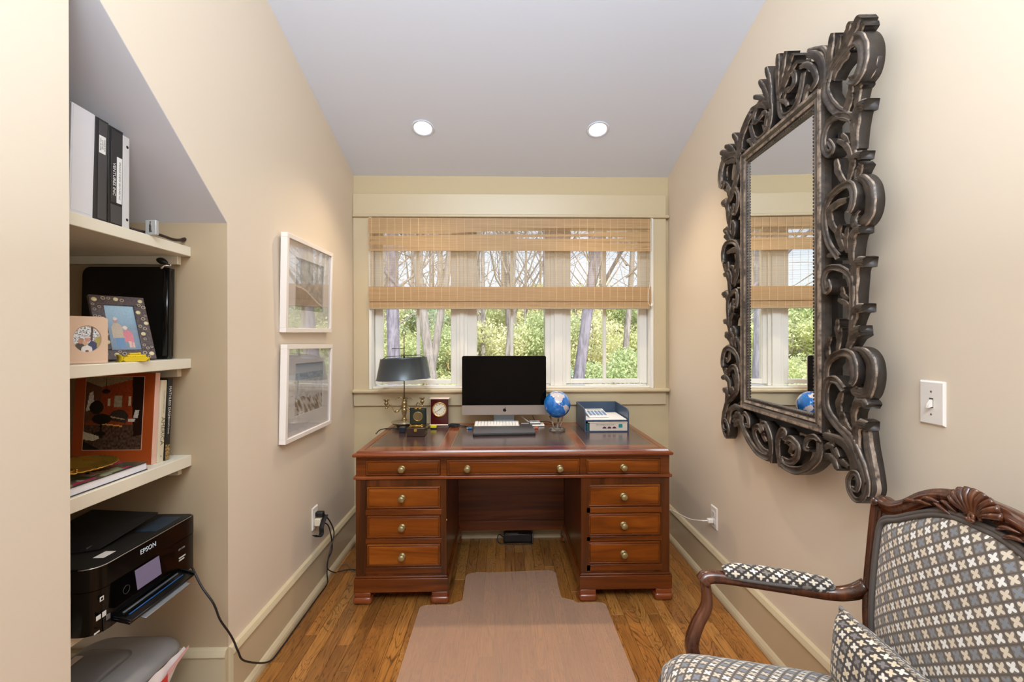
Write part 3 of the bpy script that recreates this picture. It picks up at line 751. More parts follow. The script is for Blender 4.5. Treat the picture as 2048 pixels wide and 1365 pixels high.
# ---- keyboard resting on the stand foot
kb = thing('keyboard', 'white computer keyboard lying in front of the black computer screen', 'keyboard', (-.035, 2.91, Z0))
M = Matrix.Translation((-.033, 2.905, Z0+.021)) @ Matrix.Rotation(R(7), 4, 'X') @ Matrix.Rotation(R(.6), 4, 'Z')
part('case', G().rbox(-.143, .143, -.056, .056, -.003, .002, .002, M=M), P('key_alu', '#DAD8D6', .35, .4), kb)
keyM = P('key_white', '#F6F1EE', .4)
for rw in range(5):
    n = 14; y = .040-rw*.0195
    for k in range(n):
        if rw == 4 and 4 <= k <= 8:
            if k == 4: part('key', G().rbox(-.139+4*.0199, -.139+9*.0199-.003, y-.008, y+.008, .002, .0042, .001, 1, M=M), keyM, kb)
            continue
        part('key', G().rbox(-.139+k*.0199, -.139+k*.0199+.0168, y-.008, y+.008, .002, .0042, .001, 1, M=M), keyM, kb)
# ---- closed dark folder/laptop
t_ = thing('laptop', 'closed dark grey laptop lying at the front of the white keyboard', 'laptop', (.01, 2.73, Z0))
fl = [onZ(*p, Z0+.006) for p in ((945.5, 871.3), (1071.5, 868.8), (1063, 851.5), (949, 852.5))]
pl = [(p.x, p.y) for p in fl]
def inset(poly, d):
    cx = sum(p[0] for p in poly)/len(poly); cy = sum(p[1] for p in poly)/len(poly)
    return [(cx+(x-cx)*(1-d), cy+(y-cy)*(1-d)) for x, y in poly]
def roundpoly(poly, r, n=4):
    out = []; N = len(poly)
    for i in range(N):
        p = Vector(poly[i]); a = (Vector(poly[i-1])-p).normalized(); b = (Vector(poly[(i+1) % N])-p).normalized()
        for k in range(n+1): s = k/n; out.append(tuple(p+a*r*(1-s)**2+b*r*s**2))
    return out
part('base', G().prism(roundpoly(pl, .012), Z0+.0005, Z0+.007), P('laptop_base', '#17171A', .4), t_)
part('lid', G().prism(roundpoly(inset(pl, .006), .012), Z0+.0075, Z0+.016), P('laptop_lid', '#56565C', .30, .5), t_)
# ---- things between computer and globe
tp = solo('trackpad', G().rbox(.125, .178, 2.90, 2.99, Z0+.0003, Z0+.010, .003), P('pad_white', '#E9ECEF', .3), 'small white trackpad lying beside the right end of the keyboard', 'trackpad')
g = G().rbox(.195, .275, 2.912, 3.0, Z0+.0003, Z0+.010, .003); solo('notepad', g, P('pad_paper', '#F2EFEA', .6), 'white notepad lying under the small box left of the globe', 'notepad')
ext = thing('hard_drive', 'small white box with dark sides lying on the notepad left of the globe', 'drive', (.22, 2.95, Z0+.0103))
part('case', G().rbox(.180, .250, 2.925, 3.005, Z0+.0103, Z0+.018, .003), P('drive_dark', '#3A3B40', .4), ext)
part('top_plate', G().rbox(.181, .249, 2.926, 3.004, Z0+.018, Z0+.0235, .002), P('drive_white', '#F4F2F0', .3), ext)
part('printed_mark', G().box(.200, .225, 2.95, 2.972, Z0+.0235, Z0+.0238), P('drive_mark', '#9AA0A8', .5), ext)
g = G().tube([(.128, 3.01, Z0+.05), (.170, 2.985, Z0+.022), (.178, 2.98, Z0+.018)], .0035, 8); solo('pen', g, P('pen_white', '#E4E4E6', .35), 'white pen leaning on the small box beside the computer', 'pen')
g = G().tube(cat([(.205, 3.035, Z0+.050), (.213, 3.03, Z0+.03), (.232, 3.03, Z0+.010), (.30, 3.035, Z0+.009), (.335, 3.00, Z0+.006), (.345, 2.97, Z0+.004)], 6), .0022, 6); g.rbox(.335, .352, 2.955, 2.985, Z0+.0005, Z0+.006, .001)
solo('usb_cable', g, P('cable_black', '#1A1A1C', .45), 'thin black cable behind the globe and notepad', 'cable')
def usb(px, py, c, lab, d, ln=.035):
    p = onZ(px, py, Z0+.006); t_ = thing('usb_stick', lab, 'usb stick', (p.x, p.y, Z0))
    M = Matrix.Translation((p.x, p.y, Z0+.0065)) @ Matrix.Rotation(R(d), 4, 'Z')
    part('cap', G().rbox(-ln*.5, ln*.25, -.009, .009, -.006, .006, .003, M=M), P('usb_'+c, c, .35), t_)
    part('plug', G().rbox(ln*.25, ln*.5, -.006, .006, -.003, .003, .001, M=M), P('usb_metal', '#DCDDE0', .25, .8), t_)
usb(939, 857, '#1F6FA8', 'blue usb stick plugged on a cable at the left of the laptop', 175)
usb(1072, 856, '#D2664A', 'coral usb stick lying at the right of the laptop', 160, .03)
# ---- cable across the desk, adapter and yellow plug
g = G(); P_ = [onZ(*p, Z0+.004) for p in ((752, 868), (760, 860.5), (775, 857.5), (795, 857), (812, 857), (845, 857.5), (858, 854.5), (880, 853), (900, 852.5), (925, 852.5), (936, 854.5))]
g.tube(cat([tuple(p) for p in P_], 5), .0032, 8)
solo('desk_cable', g, P('cable_black', '#1A1A1C', .45), 'long black cable running along the desk past the clocks to the blue usb stick', 'cable')
p = onZ(803.5, 866, Z0+.001)
ad = thing('power_adapter', 'small black power adapter on the desk cable left of the green clock box', 'adapter', (p.x, p.y, Z0))
part('body', G().rbox(p.x-.017, p.x+.017, p.y-.002, p.y+.04, Z0+.0005, Z0+.032, .003), P('adapter_black', '#17202C', .3), ad)
p = onZ(867, 858, Z0+.001); yp = thing('plug', 'yellow and black plug on the desk cable below the red clock', 'plug', (p.x, p.y, Z0))
part('body', G().rbox(p.x-.019, p.x+.019, p.y-.008, p.y+.02, Z0+.006, Z0+.022, .003), P('plug_yellow', '#D8CC1E', .35), yp)
part('base', G().rbox(p.x-.018, p.x+.018, p.y-.009, p.y+.018, Z0+.0005, Z0+.007, .002), P('adapter_black', '#17202C', .3), yp)
g = G(); p = onZ(908, 853, Z0+.006); rr = random.Random(3)
for k in range(5):
    w = .030+rr.uniform(-.004, .01); g.tube([(p.x+math.cos(a)*w+rr.uniform(-.001, .001), p.y+math.sin(a)*.013, Z0+.005+.0035*k+.003*math.sin(a*2+k)) for a in [2*PI*i/24 for i in range(24)]], .0026, 6, closed=True)
g.rbox(p.x-.006, p.x+.006, p.y-.018, p.y+.018, Z0+.0005, Z0+.024, .004)
solo('coiled_cable', g, P('cable_black', '#1A1A1C', .45), 'bundled coil of black cable right of the red clock', 'cable')

# ---- globe on acrylic stand
def globe_mat():
    t = NT('globe_map'); v = t.coord('Generated'); v2 = t.coord()
    n = t.noise(v2, 40, 3); sea = t.ramp(n, [(.3, '#0E5AB4'), (.7, '#2A86D6')])
    at_ = t.n('ShaderNodeVertexColor', layer_name='Col'); 
    c = t.mix(t.math('GREATER_THAN', at_.outputs[0], .5) if False else at_.outputs[0], sea, lin('#CFC5C6'))
    t.bsdf(c, .12, 0, .6, Coat_Weight=.6, Coat_Roughness=.05); return t.m
GC = onY(1114.2, 809.6, 2.79); GR = 26.6/905*2.79
gb = thing('globe', 'blue globe with pale continents turning on clear acrylic legs', 'globe', (GC.x, GC.y, Z0))
north = [(-.55, .86), (-.2, .9), (.1, .9), (.42, .80), (.52, .62), (.30, .55), (.26, .38), (.12, .30), (.05, .22), (.12, .12), (.28, .05), (.30, -.02), (.12, .08), (-.12, .22), (-.25, .40), (-.30, .62), (-.55, .74)]
south = [(.30, .06), (.48, .10), (.66, .04), (.84, -.12), (.80, -.26), (.66, -.42), (.58, -.60), (.50, -.62), (.50, -.40), (.42, -.16), (.32, -.05)]
def inpoly(x, y, P):
    c = False; j = len(P)-1
    for i in range(len(P)):
        if (P[i][1] > y) != (P[j][1] > y) and x < (P[j][0]-P[i][0])*(y-P[i][1])/(P[j][1]-P[i][1])+P[i][0]: c = not c
        j = i
    return c
def gcol(u, v):
    a = u*2*PI; b = (v-.5)*PI; x, y, z = math.cos(a)*math.cos(b), math.sin(a)*math.cos(b), math.sin(b)
    x += .06*noise.noise((x*6, y*6, z*6)); z += .06*noise.noise((x*6+9, y*6, z*6))
    L = (y < 0 and (inpoly(x, z, north) or inpoly(x, z, south))) or (y > 0 and noise.noise((x*2+4, y*2, z*2)) > .12) or z > .965 or z < -.96
    return (1, 1, 1) if L else (0, 0, 0)
g = G().grid(lambda u, v: (GC.x+GR*math.cos(u*2*PI)*math.cos((v-.5)*PI), GC.y+GR*math.sin(u*2*PI)*math.cos((v-.5)*PI), GC.z+GR*math.sin((v-.5)*PI)), 120, 60, colf=gcol)
part('sphere', g, globe_mat(), gb)
acr = NT('acrylic'); _glass(acr, tint=(.93, .95, .97, 1)); acr = acr.m
acrE = P('acrylic_edge', '#FBFDFF', .03, spec=.9, Transmission_Weight=1.0, IOR=1.35)
part('base', G().lathe([(0, 0), (.049, 0), (.051, .003), (.051, .010), (.049, .013), (.030, .014), (.029, .008), (0, .008)], org=(GC.x, GC.y, Z0+.0005), n=40, caps=False), acrE, gb)
for k in range(3):
    a = R(-100+k*120); b = a+R(14)
    p0 = Vector((GC.x+.020*math.cos(a), GC.y+.020*math.sin(a), Z0+.012)); ph = -R(56)
    p1 = GC+Vector((math.cos(b)*math.cos(ph), math.sin(b)*math.cos(ph), math.sin(ph)))*(GR+.004)
    part('leg', G().tube([p0, p0.lerp(p1, .5), p1], .0048, 10), acrE, gb)

# ---- document tray
TX0, TX1, TY0, TY1 = .501, .770, 2.725, 3.045; TH = .142
slate = P('tray_slate', '#44566E', .38, .1)
tr_ = thing('document_tray', 'slate blue two-tier desk tray at the back right of the desk', 'tray', ((TX0+TX1)/2, TY0, Z0))
side = [(TY0, Z0+.0005), (TY1, Z0+.0005), (TY1, Z0+TH), (TY0+.03, Z0+.137), (TY0+.012, Z0+.131), (TY0, Z0+.118)]
for a, b in ((TX0, TX0+.006), (TX1-.006, TX1)): part('side', G().prism(side, a, b, M=YZ), slate, tr_)
part('back', G().box(TX0+.006, TX1-.006, TY1-.006, TY1, Z0+.0005, Z0+TH), slate, tr_)
part('bottom', G().box(TX0+.006, TX1-.006, TY0, TY1-.006, Z0+.0005, Z0+.006), slate, tr_)
part('shelf', G().box(TX0+.006, TX1-.006, TY0+.002, TY1-.006, Z0+.066, Z0+.071), slate, tr_)
bx = thing('paper_box', 'pale printed carton in the lower tier of the slate tray', 'box', (.65, 2.75, Z0+.0065))
part('carton', G().rbox(TX0+.030, TX1-.009, TY0+.004, TY1-.03, Z0+.0065, Z0+.056, .001), P('carton', '#D9C8B8', .6), bx)
part('flap', G().rbox(TX0+.020, TX1-.008, TY0-.001, TY0+.12, Z0+.0565, Z0+.0605, .001), P('carton_flap', '#EADFD4', .6), bx)
part('side_sheet', G().rbox(TX0+.012, TX0+.029, TY0+.012, TY1-.03, Z0+.0065, Z0+.050, .001), P('carton_teal', '#1E5552', .5), bx)
for k in range(3):
    xx = TX0+.120+k*.030; g = G(); plate(g, [(xx+.012*math.cos(a), Z0+.020+.012*math.sin(a)) for a in [PI*i/10 for i in range(11)]], TY0+.0030, TY0+.0045); part('emblem', g, P('emblem_plum', '#54233C', .5), bx)
g = G(); plate(g, rrect(TX0+.206, TX0+.229, Z0+.025, Z0+.046, .003), TY0+.0030, TY0+.0045); part('teal_square', g, P('teal', '#1E8A88', .5), bx)
inkM = P('ink_grey', '#6E6458', .7)
text('print', 'ENCYCLOPEDIA NEUROLOGY', .0095, frame((TX0+.125, TY0+.0038, Z0+.042), (1, 0, 0), (0, 0, 1)), inkM, bx, sx=.85)
g = G().rbox(TX0+.008, TX1-.014, TY0+.004, TY1-.05, Z0+.0713, Z0+.0765, .001)
solo('paper_stack', g, P('paper_white', '#F3EDE8', .6), 'stack of white paper on the upper tier of the slate tray', 'paper')
ca = thing('calculator', 'small white calculator with blue-grey keys lying on the paper in the tray', 'calculator', (.60, 2.85, Z0+.077))
M = Matrix.Translation((.598, 2.865, Z0+.092)) @ Matrix.Rotation(R(7), 4, 'X') @ Matrix.Rotation(R(2), 4, 'Z')
part('case', G().rbox(-.062, .062, -.085, .085, -.004, .006, .003, M=M), P('calc_white', '#F1EEEC', .4), ca)
part('display', G().rbox(-.048, .048, .045, .072, .006, .0072, .001, M=M), P('calc_lcd', '#B8C2BE', .25), ca)
kM = P('calc_key', '#7E95B4', .5)
for i in range(5):
    for j in range(5): part('key', G().rbox(-.054+i*.0225, -.054+i*.0225+.017, -.070+j*.021, -.070+j*.021+.014, .006, .0085, .001, 1, M=M), kM, ca)

# ---- bouillotte lamp with candle arms
BR2 = P('lamp_brass', '#A08B63', .25, .85, var=.25, nscale=50)
BR3 = P('lamp_rod', '#5E574C', .35, .7)
LC = onY(808.5, 800, 2.93); lx, ly = LC.x, LC.y
lp = thing('table_lamp', 'brass candelabra desk lamp with dark tilted metal shade at the left of the desk', 'lamp', (lx, ly, Z0))
part('base', G().lathe([(0, .0005), (.045, .0005), (.050, .006), (.052, .016), (.074, .022), (.082, .030), (.084, .034), (.081, .0345), (.070, .028), (.040, .024), (.020, .032), (.014, .040), (0, .042)], org=(lx, ly, Z0), n=40, caps=False), P('lamp_dish', '#C9BFA6', .22, .8), lp)
part('column', G().lathe([(.012, .036), (.019, .044), (.013, .056), (.010, .070), (.014, .085), (.018, .105), (.015, .118), (.012, .122), (.017, .126), (.012, .131), (.016, .150), (.013, .165), (.006, .172), (.004, .178)], org=(lx, ly, Z0), n=24), BR2, lp)
part('rod', G().tube([(lx, ly, Z0+.17), (lx, ly, 1.366)], .0034, 10), BR3, lp)
rc = 1.384
part('ring_handle', G().tube([(lx+.009*math.cos(a), ly, rc+.018*math.sin(a)) for a in [2*PI*i/20 for i in range(20)]], .0022, 8, closed=True), BR3, lp)
ph = onY(785, 697, ly).z
part('adjusting_key', G().tube([(lx+.002, ly, ph), (lx-.078, ly-.004, ph-.003)], .0026, 8), BR3, lp)
# arms with candle cups: two to the sides, two fore and aft
def arm_pts(ca_, sa, L, dz): return [(lx+ca_*r_, ly+sa*r_, Z0+z) for r_, z in ((.010, .150+dz), (.022, .118+dz), (.045, .103+dz), (.068, .110+dz), (.080, .135+dz), (.092, .145+dz), (.104, .128+dz), (L, .122+dz))]
for ang, dz in ((180, 0), (0, .012), (100, -.004)):
    ca_, sa = math.cos(R(ang)), math.sin(R(ang)); L = .115
    a_ = part('candle_arm', G().tube(cat(arm_pts(ca_, sa, L, dz), 6), lambda t: .0042-.0012*t, 8), BR2, lp)
    cx, cy, cz3 = lx+ca_*L, ly+sa*L, Z0+.122+dz
    part('candle_cup', G().lathe([(0, -.006), (.010, -.004), (.005, .002), (.004, .010), (.011, .022), (.015, .030), (.013, .034), (.008, .037), (.012, .046), (.019, .052), (.0195, .054), (.010, .053), (.007, .045)], org=(cx, cy, cz3), n=20, caps=False), BR2, a_)
    part('leaf', G().lathe([(0, -.010), (.012, -.006), (.020, .002), (.012, .006), (0, .008)], org=(lx+ca_*.050, ly+sa*.050, Z0+.100+dz), n=14, caps=False, sy=.5), BR2, a_)
for s in (-1, 1):
    g = G().tube(cat([(lx+s*.006, ly, Z0+.165), (lx+s*.016, ly, Z0+.185), (lx+s*.028, ly, Z0+.190), (lx+s*.040, ly, Z0+.184)], 5), lambda t: .0035-.001*t, 8)
    g.grid(lambda u, v: (lx+s*(.024+.034*u), ly-.008+.016*v, Z0+.190-.018*u*u+.004*math.sin(v*PI)), 5, 4)
    part('scroll', g, BR2, lp)
# shade
def shade_ring(px0, py0, px1, py1):
    a = onY(px0, py0, ly); b = onY(px1, py1, ly); return (a+b)/2, (b-a).length/2, (b-a).normalized()
ct, rt_, dt = shade_ring(761.7, 719.7, 853.2, 715.2); cb, rb_, db = shade_ring(753.5, 761.0, 861.0, 755.6)
yy = Vector((0, 1, 0)); n = 56
def ringp(c, r, k, d): a = 2*PI*k/n; return c+d*(r*math.cos(a))+yy*(r*math.sin(a))
g = G(); vs = []
rows = [(cb, rb_+.002), (cb, rb_), (cb.lerp(ct, .03), rb_*.99), (ct, rt_), (ct+Vector((0, 0, .003)), rt_+.0015), (ct, rt_-.002), (cb.lerp(ct, .03), rb_*.99-.003), (cb, rb_-.002)]
for c, q in rows: vs += [ringp(c, q, k, dt) for k in range(n)]
fs = [(i*n+k, i*n+(k+1) % n, ((i+1) % len(rows))*n+(k+1) % n, ((i+1) % len(rows))*n+k) for i in range(len(rows)) for k in range(n)]
g.add([tuple(v) for v in vs], fs, smooth=True)
sh = part('lamp_shade', g, P('shade_tole', '#4A5156', .30, .35, spec=.6), lp)
g = G()
for s in (1, -1):
    e = ct+dt*(s*rt_*.93)+Vector((0, 0, .001)); k2 = ct+dt*(s*rt_*.72)+Vector((0, 0, .017)); g.tube([e, k2, ct+Vector((0, 0, .018))], .0024, 6)
part('shade_bracket', g, BR3, sh)
g = G().lathe([(.006, 0), (.006, .03), (.0045, .03)], org=(lx, ly, ct.z+.003), n=12); part('shade_collar', g, BR3, sh)

# ---- open green clock box
bxw0, bxw1 = onY(813.5, 870, 2.63).x, onY(849.5, 870, 2.63).x
ck = thing('box_clock', 'small clock in an open green-lidded wooden box at the left of the desk', 'clock', ((bxw0+bxw1)/2, 2.66, Z0))
boxw = wood('clock_walnut', '#1E0F09', '#3A1F12', '#4B2A19', 'X', .3, 2.0, .3)
greenM = P('clock_green', '#1B2A22', .35)
part('box', G().rbox(bxw0, bxw1, 2.63, 2.735, Z0+.0005, Z0+.048, .002), boxw, ck)
lidx0, lidx1 = bxw0-.001, bxw1-.006
lz1 = onY(830, 816, 2.73).z
lid = part('lid', G().rbox(lidx0, lidx1, 2.722, 2.737, Z0+.050, lz1, .002), P('lid_black', '#15181A', .3), ck)
part('lid_lining', G().rbox(lidx0+.009, lidx1-.009, 2.7185, 2.7225, Z0+.060, lz1-.010, .001), greenM, lid)
cx, cz4 = (lidx0+lidx1)/2, Z0+.102
Mx = frame((cx, 2.7185, cz4), (1, 0, 0), (0, 0, 1))
part('bezel', G().lathe([(.0285, 0), (.0285, .002), (.0265, .004), (.0245, .003), (.0245, 0)], n=36, M=Mx, caps=False), P('clock_gilt', '#A5925E', .3, .8), lid)
part('dial', G().lathe([(0, .0018), (.0245, .0018)], n=36, M=Mx, caps=False), P('dial_brown', '#7E6B49', .35, .4, var=.4, nscale=120), lid)
gilt = P('brass_bright', '#C9A24E', .25, .85)
g = G().rbox(cx-.038, cx+.038, 2.66, 2.715, Z0+.048, Z0+.054, .002).tube(cat([(cx-.036, 2.665, Z0+.062), (cx-.02, 2.655, Z0+.055), (cx, 2.652, Z0+.060), (cx+.02, 2.655, Z0+.055), (cx+.036, 2.665, Z0+.062)], 6), .004, 8)
part('movement', g, gilt, ck)
g = G()
for s in (-1, 1): g.rbox(cx+s*.012-.007, cx+s*.012+.007, 2.716, 2.722, lz1-.008, lz1+.002, .001)
part('lid_catch', g, gilt, lid)
part('clasp', G().rbox(cx+.002-.008, cx+.002+.008, 2.6265, 2.630, Z0+.028, Z0+.044, .001), gilt, ck)
# ---- red mantel clock
RY = 2.975
a = onY(861.5, 800, RY).x; b = onY(896.5, 800, RY).x; ztp = onY(878, 796, RY).z
rc_ = thing('mantel_clock', 'dark red upright clock with white dial and gold rim left of the computer', 'clock', ((a+b)/2, RY+.02, Z0))
redw = P('clock_red', '#4E1217', .22, Coat_Weight=.5); ivory = P('clock_cap', '#E9D2BE', .3, .2)
part('case', G().rbox(a, b, RY, RY+.045, Z0+.006, ztp-.010, .001), redw, rc_)
part('cap', G().rbox(a-.009, b+.009, RY-.010, RY+.055, ztp-.010, ztp-.0002, .004, 3), ivory, rc_)
part('base', G().rbox(a-.009, b+.009, RY-.010, RY+.055, Z0+.0004, Z0+.0065, .003, 3), ivory, rc_)
Mx = frame(((a+b)/2, RY, onY(879, 819.6, RY).z), (1, 0, 0), (0, 0, 1)); rr = .0485
bz = part('bezel', G().lathe([(rr, 0), (rr, .004), (rr-.003, .007), (rr-.007, .005), (rr-.008, .002)], n=44, M=Mx, caps=False), P('clock_gold', '#D7A45C', .22, .85), rc_)
part('dial', G().lathe([(0, .0015), (rr-.007, .0015)], n=44, M=Mx, caps=False), P('dial_cream', '#EFE3CC', .4), rc_)
hM = P('hand_black', '#2A1A14', .5)
for i, nm in enumerate(['XII', 'I', 'II', 'III', 'IIII', 'V', 'VI', 'VII', 'VIII', 'IX', 'X', 'XI']):
    an = R(90-30*i); q = rr*.68
    text('numeral', nm, .0115, Mx @ Matrix.Translation((q*math.cos(an), q*math.sin(an), .0018)) @ Matrix.Rotation(R(-30*i) if i not in (4, 5, 6, 7, 8) else R(180-30*i), 4, 'Z'), hM, bz, sx=.8)
for L, w_, an in ((.034, .0013, 214), (.024, .0018, 41)):
    g = G().prism([(0, -w_), (L, -.0004), (L, .0004), (0, w_), (-.004, 0)], .003, .0037, M=Mx @ Matrix.Rotation(R(an), 4, 'Z')); part('hand', g, hM, bz)
# ================================================================== MIRROR
MC = Vector((1.066, 1.724, 1.592)); ma = R(3.408)
mt = Vector((math.sin(ma), math.cos(ma), 0)); mnn = Vector((-math.cos(ma), math.sin(ma), 0)); mv = Vector((0, 0, 1))
MM = Matrix((-mt, mv, mnn)).transposed().to_4x4()      # local x towards the near (right-hand) side, y up, z into the room
if MM.determinant() < 0: MM = Matrix((mt, mv, mnn)).transposed().to_4x4(); MS = -1
else: MS = 1
MM.translation = MC
MMi = MM.inverted()
mir = bpy.data.objects.new('mirror', None); col.objects.link(mir); mir.matrix_world = MM; mir.empty_display_size = .05; WM[mir.name] = MM.copy()
setp(mir, 'tall wall mirror in a dark carved scrolling wooden frame', 'mirror')
def mpx(px, py, off=.012):            # pixel -> local point on the plane z = off
    d = ray(px, py); o = MMi @ CP; dl = MMi.to_3x3() @ d; k = (off-o.z)/dl.z; p = o+dl*k; return Vector((p.x, p.y)), 905/(d*k).dot(fw)
nearsign = 1 if mpx(1700, 600)[0].x > 0 else -1
carveM = NT('carved_wood')
t = carveM; v = t.coord(); n1 = t.noise(v, 14, 4, .6); n2 = t.noise(v, 110, 4, .7); n3 = t.noise(v, 38, 3, .6); vcn = t.n('ShaderNodeVertexColor', layer_name='Col')
c = t.ramp(n1, [(.3, '#352D2A'), (.5, '#4A4039'), (.72, '#64574D')]); c = t.mix(t.math('MULTIPLY', n2, .45), c, lin('#221C1A'))
sep = t.n('ShaderNodeSeparateColor'); t.l(vcn.outputs[0], sep.inputs[0])
wear = t.math('MULTIPLY', sep.outputs[0], t.ramp_f(n3, .35, .6)); c = t.mix(t.math('MULTIPLY', wear, .85), c, lin('#B59F8C'))
c = t.mix(t.math('MULTIPLY', sep.outputs[1], .62), c, lin('#1D1715'))
t.bsdf(c, .45, 0, .5, t.math('ADD', n2, t.math('MULTIPLY', n3, .8)), .45, .002); carveM = carveM.m
def stroke(pts, w, style='c', h=(.012, .012), depth=.027, ends=(.7, .45), n=5, nm=None, both=True):
    # pts in pixels on the near half; w in pixels
    L = [mpx(1700+(p[0]-1700)*.55 if p[0] > 1700 else p[0], p[1]) for p in pts]; ppm = sum(q for _, q in L)/len(L); W = w/ppm/2
    P2 = cat([p for p, _ in L], n); N = len(P2)
    sarr = {'c': [(-1, -.25), (-.93, .0), (-.70, .35), (-.45, -.05), (0, -.42), (.45, -.05), (.70, .35), (.93, .0), (1, -.25)],
            'v': [(-1, -.35), (-.85, .05), (-.62, -.22), (-.38, .25), (-.16, -.12), (.08, .38), (.32, -.05), (.56, .25), (.8, -.2), (1, -.4)],
            'r': [(-1, -.5), (-.75, .0), (-.4, .30), (0, .42), (.4, .30), (.75, .0), (1, -.5)]}[style]
    for mirr in ((1, -1) if both else (1,)):
        vs = []; fs = []; K = len(sarr)+2
        for i, p in enumerate(P2):
            t_ = i/(N-1); d = (P2[min(i+1, N-1)]-P2[max(i-1, 0)]); d = d.normalized() if d.length > 0 else Vector((1, 0))
            nn = Vector((-d.y, d.x)); ww = W*(ends[0]+(1-ends[0])*min(1, t_/.35)) * (ends[1]+(1-ends[1])*min(1, (1-t_)/.25)**.5)
            top = h[0]+(h[1]-h[0])*t_+(.0022*abs(math.sin(t_*9)) if style == 'v' else 0)
            rip = 1+.05*math.sin(t_*N*1.3)
            vs.append((mirr*(p+nn*ww).x, (p+nn*ww).y, -depth)); 
            for s, z in sarr[::-1]: q = p+nn*(ww*s*rip); vs.append((mirr*q.x, q.y, top+z*min(ww, .016)*1.1))
            q = p-nn*ww; vs.append((mirr*q.x, q.y, -depth))
        for i in range(N-1):
            for k in range(K): k2 = (k+1) % K; f = (i*K+k, i*K+k2, (i+1)*K+k2, (i+1)*K+k); fs.append(f if mirr*nearsign > 0 else f[::-1])
        fs += [tuple(range(K)), tuple(range((N-1)*K, N*K))[::-1]]
        g = G().add(vs, fs, smooth=True)
        seg = len(sarr)-1; cols = []
        for i in range(N-1):
            for k in range(K):
                if k == 0 or k == K-2: cols.append((0, 1, 0))            # sawn side of the board
                elif k == K-1: cols.append((0, 1, 0))
                elif k == 1 or k == seg: cols.append((1, 0, 0))        # rubbed edge
                else: cols.append((.22 if (k % 2) else .05, .0, 0))
        g.c = cols+[(0, 1, 0)]*2
        part(nm or {'c': 'carved_scroll', 'v': 'carved_leaf', 'r': 'carved_rib'}[style], g, carveM, mir, local=True, mods=[])
S_ = stroke
# --- top corner crown
S_([(1662, 132), (1690, 95), (1722, 58), (1748, 32)], 21, 'v', (.008, .024), ends=(.6, .6))
S_([(1676, 110), (1692, 72), (1710, 44)], 16, 'v', (.006, .020), ends=(.6, .6))
S_([(1700, 98), (1728, 66), (1756, 46)], 17, 'v', (.004, .016), ends=(.6, .6))
S_([(1655, 150), (1658, 110), (1669, 66)], 17, 'v', (.004, .018), ends=(.7, .6))
S_([(1668, 130), (1676, 100), (1687, 70)], 13, 'v', (.006, .022), ends=(.6, .6))
S_([(1655, 165), (1664, 134), (1688, 102), (1716, 80), (1741, 80), (1757, 97), (1758, 122), (1748, 145), (1730, 160), (1710, 160)], 25, 'c', (.012, .026), ends=(.6, .5))
S_([(1735, 84), (1752, 98), (1758, 122), (1748, 146), (1733, 158)], 26, 'v', (-.002, -.002), ends=(.6, .6))
S_([(1664, 160), (1676, 134), (1694, 112), (1706, 102)], 15, 'v', (.010, .016))
S_([(1653, 160), (1651, 188), (1664, 214), (1684, 230), (1704, 236)], 21, 'c', (.012, .010), ends=(.8, .6))
S_([(1683, 228), (1698, 192), (1710, 164)], 15, 'v', (.006, .016))
S_([(1690, 228), (1700, 200), (1712, 186)], 12, 'v', (.006, .016))
S_([(1708, 214), (1720, 176), (1741, 163)], 20, 'v', (.0, .010), ends=(.7, .7))
S_([(1708, 300), (1712, 250), (1727, 216), (1755, 208)], 25, 'v', (.006, .014), ends=(.6, .8))
S_([(1708, 262), (1700, 236), (1679, 231), (1660, 244), (1650, 270), (1650, 296), (1661, 309), (1670, 296), (1662, 281)], 15, 'c', (.010, .022), ends=(.8, .6))
S_([(1700, 330), (1692, 296), (1676, 281)], 13, 'v', (.004, .014)); S_([(1690, 300), (1690, 284), (1684, 268)], 12, 'v', (.002, .012))
S_([(1697, 345), (1708, 316), (1740, 310)], 19, 'v', (.004, .012), ends=(.6, .8))
S_([(1706, 370), (1710, 330), (1706, 290)], 10, 'r', (.004, .006))
# --- upper side scroll
S_([(1686, 368), (1674, 344), (1674, 318)], 15, 'v', (.006, .014)); S_([(1694, 364), (1705, 338), (1722, 318)], 14, 'v', (.008, .016)); S_([(1714, 356), (1726, 338), (1738, 326)], 16, 'v', (.0, .010), ends=(.6, .8))
S_([(1690, 364), (1723, 358), (1749, 373), (1759, 399), (1754, 424), (1737, 442), (1716, 448)], 24, 'v', (.0, .002), ends=(.6, .6))
S_([(1675, 516), (1658, 490), (1650, 458), (1650, 426), (1660, 399), (1680, 378), (1701, 369), (1719, 375), (1727, 392), (1722, 414), (1712, 426)], 16, 'c', (.010, .028), ends=(.9, .6))
S_([(1681, 478), (1660, 448), (1659, 422), (1674, 408), (1698, 400)], 17, 'v', (.006, .018)); S_([(1728, 418), (1712, 430), (1708, 446), (1722, 456)], 16, 'v', (.008, .010), ends=(.6, .7))
S_([(1683, 502), (1674, 470), (1684, 450)], 15, 'v', (.006, .014)); S_([(1690, 506), (1690, 478), (1697, 454)], 12, 'v', (.006, .014))
S_([(1699, 530), (1700, 490), (1713, 464), (1738, 458)], 19, 'v', (.006, .014), ends=(.6, .8)); S_([(1672, 498), (1668, 508), (1650, 512)], 12, 'v', (.0, .006))
S_([(1708, 612), (1708, 572), (1711, 540), (1726, 525), (1751, 524)], 24, 'v', (.006, .014), ends=(.6, .8))
S_([(1699, 640), (1706, 590), (1700, 553), (1680, 537), (1659, 538), (1651, 558), (1655, 583), (1665, 576), (1662, 560)], 14, 'c', (.010, .024), ends=(.8, .6))
S_([(1697, 640), (1692, 612), (1676, 600)], 12, 'v', (.004, .012)); S_([(1690, 600), (1682, 590), (1684, 574)], 12, 'v', (.002, .010))
